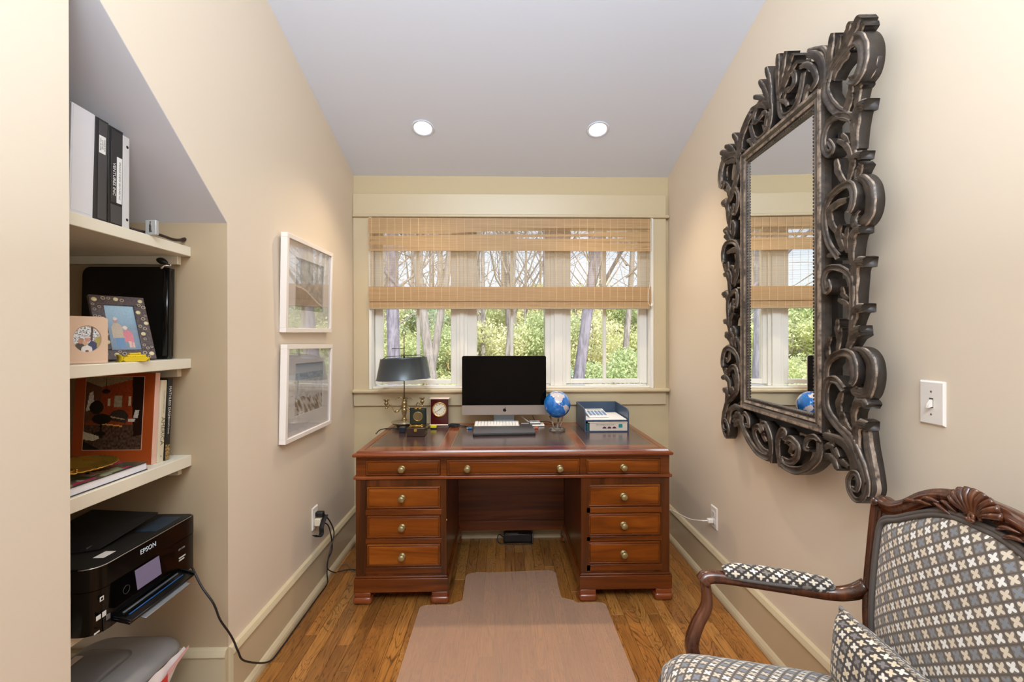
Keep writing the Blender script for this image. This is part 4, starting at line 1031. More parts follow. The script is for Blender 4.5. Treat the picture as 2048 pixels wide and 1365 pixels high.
S_([(1695, 672), (1705, 634), (1720, 618), (1745, 616)], 20, 'v', (.004, .012), ends=(.6, .8))
S_([(1675, 690), (1671, 660), (1676, 638)], 12, 'v', (.004, .012)); S_([(1692, 690), (1702, 664), (1733, 658)], 17, 'v', (.002, .010), ends=(.6, .8))
# --- lower side scroll
S_([(1671, 706), (1676, 680), (1682, 656)], 12, 'v', (.006, .012)); S_([(1688, 702), (1704, 674), (1733, 664)], 17, 'v', (.004, .010), ends=(.6, .8)); S_([(1655, 722), (1653, 692), (1664, 672)], 14, 'v', (.006, .014))
S_([(1686, 701), (1726, 704), (1753, 718), (1763, 744), (1759, 770), (1744, 788), (1715, 786), (1704, 777)], 25, 'v', (.0, .006), ends=(.6, .7))
S_([(1652, 774), (1654, 734), (1669, 714), (1690, 706), (1713, 712), (1728, 731), (1731, 756), (1722, 770)], 17, 'c', (.012, .028), ends=(.9, .6))
S_([(1694, 712), (1696, 736), (1708, 748), (1720, 738)], 14, 'v', (.008, .016))
S_([(1692, 780), (1676, 762), (1660, 762), (1653, 787), (1656, 820), (1675, 850), (1701, 878), (1726, 908), (1744, 935), (1756, 968), (1752, 990)], 19, 'c', (.020, .010), ends=(.8, .8))
S_([(1706, 856), (1706, 824), (1720, 808), (1746, 806), (1762, 814)], 18, 'v', (.004, .014), ends=(.7, .6)); S_([(1698, 870), (1684, 846), (1684, 824)], 19, 'v', (.004, .012)); S_([(1676, 838), (1672, 808), (1682, 784)], 16, 'v', (.002, .008))
S_([(1731, 925), (1717, 882), (1718, 858), (1731, 849), (1757, 853)], 22, 'v', (.008, .010), ends=(.7, .8))
S_([(1739, 858), (1746, 900), (1757, 938), (1765, 975), (1756, 992)], 25, 'r', (.0, -.004), ends=(.8, .8))
S_([(1645, 872), (1674, 881), (1695, 903), (1706, 934), (1706, 960)], 20, 'v', (.010, .006), ends=(.8, .6))
S_([(1758, 968), (1748, 994), (1722, 1001), (1701, 985), (1698, 961), (1712, 947), (1731, 950), (1740, 967), (1731, 981), (1717, 976)], 12, 'c', (.010, .022), ends=(.9, .7))
S_([(1722, 960), (1727, 966)], 22, 'r', (.004, .004), ends=(1, 1))
# --- bottom scrolls (near half; far half by symmetry)
S_([(1655, 878), (1664, 897), (1678, 916)], 13, 'v', (.004, .012)); S_([(1640, 912), (1660, 917), (1675, 940)], 15, 'v', (.004, .012)); S_([(1638, 902), (1652, 892), (1668, 896)], 12, 'v', (.004, .012))
S_([(1640, 884), (1638, 912), (1617, 934), (1590, 942), (1566, 931), (1560, 915)], 17, 'c', (.014, .012), ends=(.8, .9))
S_([(1642, 890), (1630, 875), (1617, 878), (1613, 896), (1623, 900)], 12, 'c', (.012, .020), ends=(.8, .6))
S_([(1560, 918), (1579, 925), (1594, 914), (1597, 894), (1584, 878), (1574, 884)], 14, 'c', (.008, .022), ends=(.8, .6))
S_([(1560, 935), (1557, 905), (1558, 880), (1566, 862), (1574, 866), (1570, 878)], 13, 'c', (.012, .024), ends=(.8, .7))
S_([(1574, 905), (1580, 893), (1572, 884)], 13, 'r', (.004, .012))
S_([(1647, 862), (1656, 882), (1664, 912), (1690, 935)], 16, 'v', (.002, .002))
# --- top crest
for a in ([(1556, 200), (1557, 150), (1561, 108)], [(1558, 200), (1566, 150), (1577, 102)], [(1561, 190), (1575, 145), (1592, 108)], [(1565, 185), (1580, 150), (1600, 123)]): S_(a, 12, 'v', (.012, .022), ends=(.5, .7))
S_([(1561, 176), (1575, 150), (1590, 146), (1593, 165), (1581, 184)], 12, 'c', (.016, .022))
S_([(1566, 200), (1572, 182), (1584, 178)], 11, 'v', (.010, .016))
S_([(1557, 190), (1557, 214), (1563, 232), (1579, 226), (1594, 206), (1602, 178), (1608, 145)], 13, 'c', (.010, .014), ends=(.8, .9))
S_([(1572, 214), (1568, 204), (1560, 202)], 11, 'r', (.008, .014))
S_([(1600, 134), (1614, 130), (1630, 140), (1636, 162), (1626, 182)], 13, 'v', (.014, .022)); S_([(1612, 108), (1632, 112), (1645, 134), (1646, 162), (1640, 176)], 19, 'v', (.010, .016), ends=(.8, .6))
S_([(1606, 202), (1610, 184), (1618, 168)], 14, 'r', (.010, .014)); S_([(1612, 100), (1640, 97), (1651, 118), (1652, 168)], 10, 'r', (.006, .010))
# --- moulding round the glass, backing board, glass
gw, gh = .229, .5155
def rectloop(prof, z0=0):
    vs = []; K = len(prof)
    for sx, sy in ((-1, -1), (1, -1), (1, 1), (-1, 1)):
        for a, b in prof: vs.append((sx*(gw+a), sy*(gh+a), b))
    fs = []
    for i in range(4):
        j = (i+1) % 4
        for k in range(K): k2 = (k+1) % K; fs.append((i*K+k, j*K+k, j*K+k2, i*K+k2))
    return vs, fs
vs, fs = rectloop([(-.002, -.028), (-.002, .002), (.004, .006), (.009, .0035), (.011, .010), (.020, .013), (.026, .009), (.030, .0125), (.036, .016), (.046, .016), (.050, .012), (.052, .002), (.052, -.03)])
g = G().add(vs, fs); g.c = [((.9, 0, 0) if (i % 13) in (1, 4, 8, 9) else (.1, 0, 0)) for i in range(len(fs))]
part('frame_moulding', g, carveM, mir, local=True)
g = G()
for sgn in (-1, 1):
    n = 86
    for k in range(n): y = -gh+(k+.5)*2*gh/n; g.rbox(sgn*gw+sgn*.001-.003, sgn*gw+sgn*.001+.003, y-.0045, y+.0045, .001, .0085, .002, 1)
    n = 38
    for k in range(n): x = -gw+(k+.5)*2*gw/n; g.rbox(x-.0045, x+.0045, sgn*gh+sgn*.001-.003, sgn*gh+sgn*.001+.003, .001, .0085, .002, 1)
part('beading', g, carveM, mir, local=True, kind='stuff')
mgM = NT('mirror_glass'); gl = mgM.n('ShaderNodeBsdfGlossy'); gl.inputs[0].default_value = (.93, .95, .95, 1); gl.inputs['Roughness'].default_value = .003; mgM.l(gl.outputs[0], mgM.out.inputs[0]); mgM = mgM.m
part('glass', G().box(-gw, gw, -gh, gh, -.012, -.004, M=Matrix.Rotation(R(.9), 4, 'Y')), mgM, mir, local=True)
dk = P('back_board', '#191514', .6)
vs, fs = rectloop([(.050, -.034), (.050, -.020), (.082, -.020), (.082, -.034)])
part('backing_frame', G().add(vs, fs), dk, mir, local=True)

# ================================================================== PICTURES
def picture(name_label, center, roll_, lean, w, h, art, x_open, y_open):
    n0 = Vector((1, 0, 0)); tv = Vector((0, 1, 0)); vv = Vector((0, 0, 1))
    # lean: top comes off the wall (towards +X)
    v2 = vv*math.cos(lean)+n0*math.sin(lean); t2 = tv*math.cos(roll_)+v2*math.sin(roll_); v3 = v2*math.cos(roll_)-tv*math.sin(roll_); nn = t2.cross(v3)
    M = Matrix((t2, v3, nn)).transposed().to_4x4(); M.translation = center
    o = bpy.data.objects.new('picture_frame', None); col.objects.link(o); o.matrix_world = M; WM[o.name] = M.copy(); o.empty_display_size = .05
    setp(o, name_label, 'picture', 'framed prints on the left wall')
    W, H = w/2, h/2; b = .021
    fr = P('frame_white', '#F3E9E2', .35)
    for nm, (x0, x1, y0, y1) in {'a': (-W, W, H-b, H), 'b': (-W, W, -H, -H+b), 'c': (-W, -W+b, -H+b, H-b), 'd': (W-b, W, -H+b, H-b)}.items():
        part('frame_bar', G().rbox(x0, x1, y0, y1, -.030, 0, .0015), fr, o, local=True)
    ox0, ox1 = x_open; oy0, oy1 = y_open; mz = -.016
    g = G(); wi, hi = W-b, H-b
    for (x0, x1, y0, y1) in ((-wi, wi, oy1, hi), (-wi, wi, -hi, oy0), (-wi, ox0, oy0, oy1), (ox1, wi, oy0, oy1)): g.box(x0, x1, y0, y1, mz-.006, mz)
    part('mat_board', g, P('mat_white', '#EFEDEE', .7), o, local=True)
    cm = NT('print_ink'); vc = cm.n('ShaderNodeVertexColor', layer_name='Col'); cm.bsdf(vc.outputs[0], .7)
    g = G().grid(lambda u, v: (ox0-.004+(ox1-ox0+.008)*u, oy0-.004+(oy1-oy0+.008)*v, mz-.0075), 70, 60, colf=art)
    part('print', g, cm.m, o, local=True)
    part('backing', G().box(-W+.003, W-.003, -H+.003, H-.003, -.029, mz-.009), P('backing_brown', '#8A6A4C', .8), o, local=True)
    gm = bpy.data.materials.get('picture_glass')
    if not gm: q = NT('picture_glass'); _glass(q, .16); gm = q.m
    part('glass', G().box(-wi, wi, -hi, hi, -.0085, -.0070), gm, o, local=True)
def lc(h): return lin(h)[:3]
def mixc(a, b, t): t = max(0, min(1, t)); return tuple(a[i]*(1-t)+b[i]*t for i in range(3))
def art1(u, v):
    n = noise.noise((u*9, v*9, 0))+.6*noise.noise((u*26, v*26, 3)); line = .46-.26*u+.05*math.sin(u*5)
    if abs(v-line) < .016: return lc('#E6E2E0')
    if v > line: return mixc(lc('#C9CCD0'), lc('#8F9698'), .5+n*.8+(.55-v)*.8)
    return mixc(lc('#A39A94'), lc('#8B817A'), .5+n*.7)
def art2(u, v):
    n = noise.noise((u*10, v*14, 5))+.6*noise.noise((u*30, v*30, 8))
    if v > .80: return mixc(lc('#DDE4EC'), lc('#BCCBDD'), (v-.8)*4)
    if v > .66: return mixc(lc('#A3B6C8'), lc('#CBD6E0'), .5+n)
    if v > .34+.06*n: return mixc(lc('#E9EAEC'), lc('#C8CBD0'), .4+n*.9)
    return mixc(lc('#8A7D76'), lc('#E4DEDA'), .5+(noise.noise((u*16+v*10, v*7, 2))*2.2))
picture('white framed grey landscape print, upper of the two on the left wall', Vector((-.960, 2.318, 1.597)), R(1.0), R(1.57), .548, .449, art1, (-.150, .185), (-.115, .135))
picture('white framed print of pale rocks, lower of the two on the left wall', Vector((-.960, 2.310, 1.088)), R(-.48), R(1.0), .546, .448, art2, (-.150, .185), (-.118, .132))

# ================================================================== SWITCH AND OUTLETS
plM = P('plastic_white', '#F1E9E2', .3); holeM = P('slot_dark', '#57483A', .6)
sw = thing('light_switch', 'white toggle light switch on the right wall beside the carved mirror', 'switch', (XR, 1.169, 1.163))
def wplate(parent, y, z, s, w=.070, h=.116):     # s=-1: right wall, faces -X
    x = XR if s < 0 else XL
    g = G(); a = x+s*0.0002
    bm_pts = [(y-w/2, z-h/2), (y+w/2, z-h/2), (y+w/2, z+h/2), (y-w/2, z+h/2)]; e = .004
    vs = [(a, p[0], p[1]) for p in bm_pts]+[(a+s*.002, p[0], p[1]) for p in bm_pts]+[(a+s*.006, p[0]+(e if p[0] < y else -e), p[1]+(e if p[1] < z else -e)) for p in bm_pts]
    fs = [(3, 2, 1, 0)]+[(i, (i+1) % 4, 4+(i+1) % 4, 4+i) for i in range(4)]+[(4+i, 4+(i+1) % 4, 8+(i+1) % 4, 8+i) for i in range(4)]+[(8, 9, 10, 11)]
    g.add(vs, fs); return part('plate', g, plM, parent)
wplate(sw, 1.169, 1.163, -1)
M = Matrix.Translation((XR-.006, 1.169, 1.163)) @ Matrix.Rotation(R(-90), 4, 'Y')
part('toggle_slot', G().box(XR-.0066, XR-.006, 1.1635, 1.1745, 1.150, 1.176), holeM, sw)
part('toggle', G().add([(XR-.0065, 1.1645, 1.153), (XR-.0065, 1.1735, 1.153), (XR-.0065, 1.1735, 1.172), (XR-.0065, 1.1645, 1.172), (XR-.018, 1.1655, 1.150), (XR-.018, 1.1725, 1.150), (XR-.016, 1.1725, 1.158), (XR-.016, 1.1655, 1.158)], [(3, 2, 1, 0), (4, 5, 6, 7), (0, 1, 5, 4), (1, 2, 6, 5), (2, 3, 7, 6), (3, 0, 4, 7)]), plM, sw)
for dz in (.030, -.030): part('screw', G().lathe([(0, .0009), (.0028, .0007), (.003, 0)], n=12, M=Matrix.Translation((XR-.0062, 1.169, 1.163+dz)) @ Matrix.Rotation(R(-90), 4, 'Y'), caps=False), P('screw_grey', '#9b938b', .4, .5), sw)
def outlet(label, y, z, s):
    x = XR if s < 0 else XL; o = thing('wall_outlet', label, 'outlet', (x, y, z)); wplate(o, y, z, s)
    for dz in (.0195, -.0195):
        q = x+s*.006; a, b = sorted((q, q+s*.002))
        f = part('socket', G().rbox(a, b, y-.0165, y+.0165, z+dz-.0135, z+dz+.0135, .0008), plM, o)
        g = G()
        a, b = sorted((q+s*.002, q+s*.0023))
        g.box(a, b, y-.008, y-.006, z+dz-.004, z+dz+.005).box(a, b, y+.006, y+.008, z+dz-.004, z+dz+.005).box(a, b, y-.002, y+.002, z+dz-.010, z+dz-.006)
        part('slots', g, holeM, f, kind='stuff')
    return o
outlet('white wall outlet with a white plug, on the right wall low beside the desk', 2.400, .380, -1)
outlet('white wall outlet with black plugs, on the left wall low beside the desk', 2.425, .392, 1)
# white plug and cord on the right
wc = thing('white_cord', 'white power cord with plug running from the desk to the right wall outlet', 'cord', (XR, 2.39, .36))
part('plug', G().rbox(XR-.040, XR-.0085, 2.388, 2.412, .350, .374, .006, 3), P('cord_plastic', '#EEE6DE', .35), wc)
pts = [(XR-.038, 2.400, .362), (XR-.060, 2.41, .358)]+[tuple(onX(px, py, xx)) for px, py, xx in ((1405, 1042, XR-.075), (1383, 1040, XR-.095), (1362, 1031, XR-.11), (1347, 1023, XR-.12), (1334, 1017, XR-.14))]+[(.90, 2.75, .37), (.88, 2.9, .2), (.88, 3.0, .02)]
part('cord', G().tube(cat(pts, 6), .0032, 8), P('cord_plastic', '#EEE6DE', .35), wc)
# adapter, plugs, strap and cords on the left
bk = P('cable_black', '#1A1A1C', .45)
ap = thing('plug_adapter', 'cream plug adapter on the left wall outlet', 'adapter', (XL, 2.42, .365))
part('body', G().rbox(XL+.0085, XL+.040, 2.403, 2.447, .352, .392, .004), P('adapter_cream', '#E6D8BF', .35), ap)
b1 = thing('black_plug', 'black plug with a hanging strap loop at the left outlet', 'plug', (XL, 2.42, .41))
part('plug', G().rbox(XL+.0085, XL+.05, 2.410, 2.440, .398, .424, .006), bk, b1)
pts = [onX(px, py, XL+.055) for px, py in ((652, 1030), (647, 1042), (643, 1056), (643, 1068), (637, 1075), (629, 1071))]
g = G().sweep(cat([tuple(p) for p in pts], 5), [(-.012, -.001), (.012, -.001), (.012, .001), (-.012, .001)], upv=(0, -1, .25)); part('strap', g, P('strap_black', '#121214', .7), b1)
def fl(px, py, z=.004):
    p = onZ(px, py, z); return (max(p.x, XL+.042), p.y, z)
wl = lambda px, py, x: tuple(onX(px, py, x))
cd = thing('printer_cable', 'black power cord running from the printer down along the left baseboard to the outlet', 'cord', (-.95, 2.0, .0))
pts = [(-1.26, 1.60, .61), (-1.17, 1.615, .585), (-1.10, 1.60, .573)]+[wl(402, 1172, -1.03), wl(427, 1208, -.985), wl(440, 1240, -.975), wl(458, 1266, -.972), wl(468, 1284, -.968), wl(476, 1303, -.955), wl(490, 1323, -.950), fl(516, 1325, .02), fl(545, 1298), fl(566, 1268), fl(590, 1252), fl(612, 1222), fl(634, 1192), fl(645, 1168, .006), wl(654, 1146, -.952), wl(656, 1120, -.945), wl(663, 1090, -.94), wl(668, 1066, -.935), wl(660, 1044, -.94), (XL+.045, 2.43, .412)]
part('cord', G().tube(cat(pts, 6), .0034, 8), bk, cd)
cd2 = thing('outlet_cable', 'black cord running from the left outlet down and under the desk', 'cord', (-.9, 2.5, 0))
pts = [(XL+.03, 2.425, .365), wl(655, 1050, -.945), wl(662, 1072, -.94), wl(664, 1100, -.945), wl(656, 1120, -.948), wl(655, 1138, -.94), fl(663, 1146, .006), fl(680, 1143), fl(700, 1140), (-.70, 2.62, .004), (-.60, 2.75, .004)]
part('cord', G().tube(cat(pts, 6), .0032, 8), bk, cd2)
g = G().tube(cat([fl(676, 1142), fl(684, 1131), fl(694, 1128), fl(704, 1138), fl(712, 1143), (-.66, 2.66, .004)], 6), .0022, 6)
solo('thin_cord', g, P('cord_grey', '#6F6A60', .5), 'thin grey cord looping on the floor at the left desk foot', 'cord')
# power strip below the desk
ps = thing('power_strip', 'black power strip standing on the floor under the desk by the back baseboard', 'power strip', (.05, 2.97, 0))
pb_ = P('strip_black', '#1A1716', .3)
part('body', G().rbox(.008, .195, 2.96, 3.02, .0005, .060, .006), pb_, ps)
part('outlet_face', G().rbox(.018, .105, 2.965, 3.015, .060, .063, .001), P('strip_face', '#5A4F44', .5), ps)
part('end_cap', G().rbox(.195, .203, 2.958, 3.022, .0005, .062, .003), P('strip_cap', '#6b6b6b', .3, .6), ps)
part('cord', G().tube(cat([(.008, 2.99, .03), (-.02, 2.985, .05), (-.03, 2.97, .03), (-.01, 2.955, .006), (.10, 2.94, .004), (.2, 2.95, .004)], 6), .0032, 6), bk, ps)
# ================================================================== ARMCHAIR
chw = wood('chair_walnut', '#2E150B', '#673721', '#8A5030', 'Z', .24, 1.6, .5)
def fabric(name, bg, line, white, cream, blue, cell=.0205, ang=20):
    t = NT(name); uv = t.n('ShaderNodeUVMap'); mp = t.n('ShaderNodeMapping'); t.l(uv.outputs[0], mp.inputs[0]); mp.inputs['Rotation'].default_value = (0, 0, R(ang)); mp.inputs['Scale'].default_value = (1/cell, 1/cell, 1)
    nv = t.n('ShaderNodeTexNoise'); t.l(mp.outputs[0], nv.inputs['Vector']); nv.inputs['Scale'].default_value = 2.2
    ad = t.n('ShaderNodeMix', data_type='RGBA', blend_type='LINEAR_LIGHT'); ad.inputs[0].default_value = .05; t.l(mp.outputs[0], ad.inputs[6]); t.l(nv.outputs[1], ad.inputs[7])
    sp = t.n('ShaderNodeSeparateXYZ'); t.l(ad.outputs[2], sp.inputs[0]); x, y = sp.outputs[0], sp.outputs[1]
    fx = t.math('SUBTRACT', t.math('FRACT', x), .5); fy = t.math('SUBTRACT', t.math('FRACT', y), .5)
    px = t.math('GREATER_THAN', t.math('FRACT', t.math('MULTIPLY', t.math('FLOOR', x), .5)), .25); py = t.math('GREATER_THAN', t.math('FRACT', t.math('MULTIPLY', t.math('FLOOR', y), .5)), .25)
    r = t.math('SQRT', t.math('ADD', t.math('MULTIPLY', fx, fx), t.math('MULTIPLY', fy, fy))); th = t.math('ARCTAN2', fy, fx)
    pet = t.math('ABSOLUTE', t.math('SINE', t.math('MULTIPLY', th, 2.0))); lim = t.math('ADD', .19, t.math('MULTIPLY', t.math('POWER', pet, 1.6), .29))
    m = t.math('LESS_THAN', r, lim)
    col_ = t.mix(px, t.mix(py, lin(white), lin(cream)), t.mix(py, lin(cream), lin(blue)))
    ax = t.math('MAXIMUM', t.math('ABSOLUTE', fx), t.math('ABSOLUTE', fy)); ln = t.math('GREATER_THAN', ax, .43)
    weave = t.noise(mp.outputs[0], 26, 3, .7)
    b = t.mix(ln, lin(bg), lin(line)); c = t.mix(m, b, col_); c = t.mix(t.math('MULTIPLY', weave, .30), c, (.12, .10, .09, 1))
    hgt = t.math('ADD', t.math('MULTIPLY', m, .6), t.math('MULTIPLY', weave, .5))
    t.bsdf(c, .85, 0, .2, hgt, .5, .0012, Sheen_Weight=.25); return t.m
fabA = fabric('upholstery', '#7A6E64', '#62574E', '#FBF7F2', '#E9D9C2', '#878B92', .0203, -38)
fabS = fabric('seat_fabric', '#80756C', '#62574E', '#FBF7F2', '#E9D9C2', '#8C92A0', .0203, 35)
fabB = fabric('pillow_fabric', '#4A403B', '#2C2421', '#F3E9DB', '#E6D3B4', '#857D7C', .0235, 4)
fabC = fabric('arm_fabric', '#4B4440', '#3A3330', '#F6EFE6', '#EEE0CB', '#8d857c', .022, 45)
weltM = P('welt_grey', '#5C5450', .8, nz=1, nscale=400, bstr=.4)
CH = thing('armchair', 'carved walnut armchair upholstered in grey and cream cross-patterned fabric, at the lower right', 'armchair', (.585, .898, 0), (0, 0, R(173)))
def chp(nm, g, m, parent=None, **k): return part(nm, g, m, parent or CH, local=True, **k)
def bx(h): return -.292-(h-.45)*.10          # back plane
tilt = -.10
bn = Vector((1, 0, .10)).normalized()
half = [(0, 1.020), (.045, 1.018), (.10, 1.008), (.15, .986), (.195, .953), (.235, .934), (.272, .934), (.294, .915), (.297, .86), (.296, .78), (.294, .70), (.284, .62), (.262, .55), (.240, .50)]
left = cat([(s, h) for s, h in half], 4)
outl = [(-p.x, p.y) for p in left[::-1]]+[(p.x, p.y) for p in left[1:]]
outl3 = [(bx(h), s, h) for s, h in outl]
# moulded frame, profile: (side, towards front)
fp = [(-.019, -.020), (.017, -.020), (.019, -.004), (.015, .004), (.009, .0), (.004, .006), (-.003, .010), (-.010, .007), (-.012, .001), (-.017, .002), (-.020, -.006)]
def inward(path, d):
    out = []
    N = len(path)
    for i in range(N):
        a = Vector(path[max(0, i-1)]); b = Vector(path[min(N-1, i+1)]); t_ = (b-a).normalized(); n_ = Vector((t_.y, -t_.x)); out.append((path[i][0]+n_.x*d, path[i][1]+n_.y*d))
    return out
# outline runs from -s over the top to +s: inward is to its right
fr2 = inward(outl, .018)
chp('back_frame', G().sweep([(bx(h), s, h) for s, h in fr2], fp, upv=tuple(bn)), chw)
ih = cat([(0, .966), (.05, .964), (.10, .950), (.15, .925), (.195, .900), (.225, .887), (.243, .868), (.247, .82), (.247, .75), (.244, .68), (.234, .61), (.214, .55), (.19, .50)], 4)
inn = [(-p.x, p.y) for p in ih[::-1]]+[(p.x, p.y) for p in ih[1:]]
w2 = inward(inn, -.009); w3 = inward(inn, -.001)
chp('welt', G().tube([(bx(h)+.006, s, h) for s, h in w2], .0055, 8).tube([(bx(h)+.008, s, h) for s, h in w3], .0055, 8), weltM)
up_ = inn
# upholstered panel: rows between mirrored outline points
n2 = len(up_)//2
def pan(u, v):
    k = v*(n2); i = min(int(k), n2-1); f = k-i
    a = up_[i]; b = up_[i+1]; s = abs(a[0]*(1-f)+b[0]*f); h = a[1]*(1-f)+b[1]*f
    q = (2*u-1); y = q*s
    hh = h
    d = .040*(1-abs(q)**3)*max(0, math.sin(min(1, max(0, (h-.46)/.51))*PI))**.45
    edge = min(1, v*12)*min(1, (1-v)*9)
    return (bx(hh)+.004+d*edge, y, hh)
chp('back_upholstery', G().grid(pan, 30, 46), fabA, uv=lambda p: (p[1], p[2]))
chp('back_lining', G().prism([(s, h) for s, h in inward(outl, .03)], -.012, -.004, M=Matrix(((-.10, 0, 1, 0), (0, 0, 0, 0), (0, 0, 0, 0), (0, 0, 0, 1))) if False else Matrix(((0, -.10, 1, -.292+.045), (1, 0, 0, 0), (0, 1, 0, 0), (0, 0, 0, 1)))), weltM)
# carved shell and foliage on the crest
cx0 = lambda s, h, d=0: Vector((bx(h), s, h))+bn*d
sh_ = G()
for k in range(9):
    a = R(180*(k+.5)/9); a0 = R(14+152*k/8)
    p0 = cx0(.012*math.cos(a0), .988, .014); p1 = cx0(.036*math.cos(a0), .992+.026*math.sin(a0), .020); p2 = cx0(.056*math.cos(a0), .994+.042*math.sin(a0), .012)
    sh_.tube(cat([p0, p1, p2], 5), lambda t: .0035+.0045*t, 8)
crest = chp('carved_shell', sh_, chw, kind='stuff')
for s in (-1, 1):
    g = G()
    pts = [cx0(s*(.004+.013*math.cos(a)*(1-a/9)), .982+.012*math.sin(a)*(1-a/9), .014+.001*a) for a in [i*.45 for i in range(14)]]
    g.tube(pts, .0038, 7); chp('scroll', g, chw)
    for j, (a, b) in enumerate([((.040, .978), (.085, .990)), ((.052, .968), (.105, .978)), ((.085, .984), (.135, .972)), ((.105, .972), (.155, .956)), ((.14, .966), (.185, .944))]):
        p0 = cx0(s*a[0], a[1]-.002, .006); p2 = cx0(s*b[0], b[1]-.002, .007); pm = (p0+p2)/2+Vector((0, 0, .007))+bn*.007
        g = G().tube(cat([p0, pm, p2], 5), lambda t: .0055*math.sin(PI*min(1, .15+t*.85))+.001, 7, flat=.7); chp('carved_leaf', g, chw)
    g = G().lathe([(0, .012), (.008, .010), (.012, .004), (.010, 0)], n=12, M=Matrix.Translation(cx0(s*.272, .918, .004)) @ Matrix.Rotation(R(90), 4, 'Y'), caps=False); chp('rosette', g, chw)
# arms
def mirror_y(pts, s): return [(p[0], p[1]*s, p[2]) for p in pts]
for s in (-1, 1):
    top = cat(mirror_y([(-.318, .290, .700), (-.288, .303, .676), (-.245, .320, .662), (-.15, .344, .660), (-.05, .359, .664), (.02, .366, .668), (.055, .368, .664), (.068, .369, .650)], s), 6)
    pr_ = [(-.016, -.020), (.016, -.020), (.019, -.006), (.015, .006), (.006, .010), (-.006, .010), (-.015, .006), (-.019, -.006)]
    arm_ = chp('arm', G().sweep(top, pr_, upv=(0, 0, 1), scale=lambda t: 1.15-.25*math.sin(t*PI)), chw)
    g = G().tube(cat(mirror_y([(.066-.010*(1-math.cos(a)), .369+.0195, .652+.012*math.sin(a)) for a in [i*.6 for i in range(9)]], s), 3), .003, 6)
    chp('knuckle_scroll', g, chw, arm_)
    pad = cat(mirror_y([(-.245, .322, .669), (-.235, .324, .675), (-.15, .344, .678), (-.05, .358, .681), (-.01, .363, .679), (.004, .364, .673)], s), 6)
    g = G().sweep(pad, [(.026*math.cos(a), .022*math.sin(a)) for a in [2*PI*i/16 for i in range(16)]], upv=(0, 0, 1), scale=lambda t: .45+.55*math.sin(min(1, max(0, t))*PI)**.35)
    chp('arm_pad', g, fabC, uv=lambda p, s=s: (p[0]+.017, (p[1]-s*(.344+.15*(p[0]+.15)))-(p[2]-.676)))
    g = G().tube(mirror_y([(-.238, .322+.0, .668), (-.15, .344-.024, .667), (-.05, .358-.024, .670), (.002, .364-.012, .668), (.010, .364, .668), (.002, .364+.014, .668), (-.05, .358+.024, .670), (-.15, .344+.024, .667), (-.238, .324, .668)], s), .005, 6)
    chp('arm_welt', g, weltM)
    sup = cat(mirror_y([(.058, .367, .655), (.052, .366, .615), (.055, .364, .575), (.080, .358, .53), (.098, .350, .48), (.092, .342, .44), (.085, .336, .40)], s), 5)
    chp('arm_support', G().sweep(sup, [(-.014, -.012), (.0, -.016), (.014, -.012), (.016, .006), (.006, .014), (-.006, .014), (-.016, .006)], upv=(1, 0, 0), scale=lambda t: .85+.55*t), chw)
# seat
def seat_outline(k=1.0):
    return [(-.285*k if False else x, y) for x, y in ()]
def sq(u):      # rounded trapezoid, angle parameter -> (x,y)
    c, s = math.cos(u), math.sin(u); e = .32
    X_ = math.copysign(abs(c)**e, c); Y_ = math.copysign(abs(s)**e, s); x = -.045+.255*X_; w = .300+.036*X_
    return x, w*Y_
g = G(); nu, nr = 72, 12; vs = []; fs = []
for r_ in range(nr+1):
    q = r_/nr
    for k in range(nu):
        x, y = sq(2*PI*k/nu+.01); z = .452+.062*(1-q**4)**.5 if q < 1 else .452
        cxq = -.045; vs.append((cxq+(x-cxq)*(q*1.0), y*q, z+.012*(1-q*q)))
fs = [(i*nu+k, i*nu+(k+1) % nu, (i+1)*nu+(k+1) % nu, (i+1)*nu+k)[::-1] for i in range(nr) for k in range(nu)]
base_i = len(vs); 
for k in range(nu): x, y = sq(2*PI*k/nu+.01); vs.append((x, y, .405))
fs += [((nr)*nu+k, (nr)*nu+(k+1) % nu, base_i+(k+1) % nu, base_i+k)[::-1] for k in range(nu)]
g.add(vs, fs, smooth=True)
chp('seat', g, fabS, uv=lambda p: (p[0]*.94+p[1]*.05, p[1]*.94+(p[2]-.44)*1.0))
loop = [(-.045+(sq(2*PI*k/96)[0]+.045)*1.012, sq(2*PI*k/96)[1]*1.012, .418) for k in range(96)]
chp('seat_welt', G().tube(loop, .006, 8, closed=True), weltM)
rail = [(-.052+(sq(2*PI*k/96)[0]+.052)*1.0, sq(2*PI*k/96)[1]*1.0, .38) for k in range(96)]
chp('seat_rail', G().sweep(rail, [(-.012, -.03), (.012, -.03), (.014, .0), (.010, .03), (-.010, .03), (-.014, .0)], upv=(0, 0, 1), closed=True), chw)
for x, y, bk_ in ((.165, .31, 0), (.165, -.31, 0), (-.272, .245, 1), (-.272, -.245, 1)):
    sy = 1 if y > 0 else -1; sx = -1 if bk_ else 1
    pts = cat([(x, y, .36), (x+.022*sx, y+.018*sy, .30), (x+.012*sx, y+.010*sy, .20), (x-.004*sx, y-.002*sy, .10), (x+.006*sx, y+.004*sy, .03), (x+.026*sx, y+.012*sy, .012)], 5)
    chp('leg', G().tube(pts, lambda t: .031-.019*min(1, t*1.35)+(.008 if t > .9 else 0), 12), chw)
for s in (-1, 1): chp('back_post', G().sweep([(-.278, s*.245, .36), (bx(.5), s*.240, .52)], [(-.018, -.016), (.018, -.016), (.018, .012), (-.018, .012)], upv=(1, 0, 0)), chw)
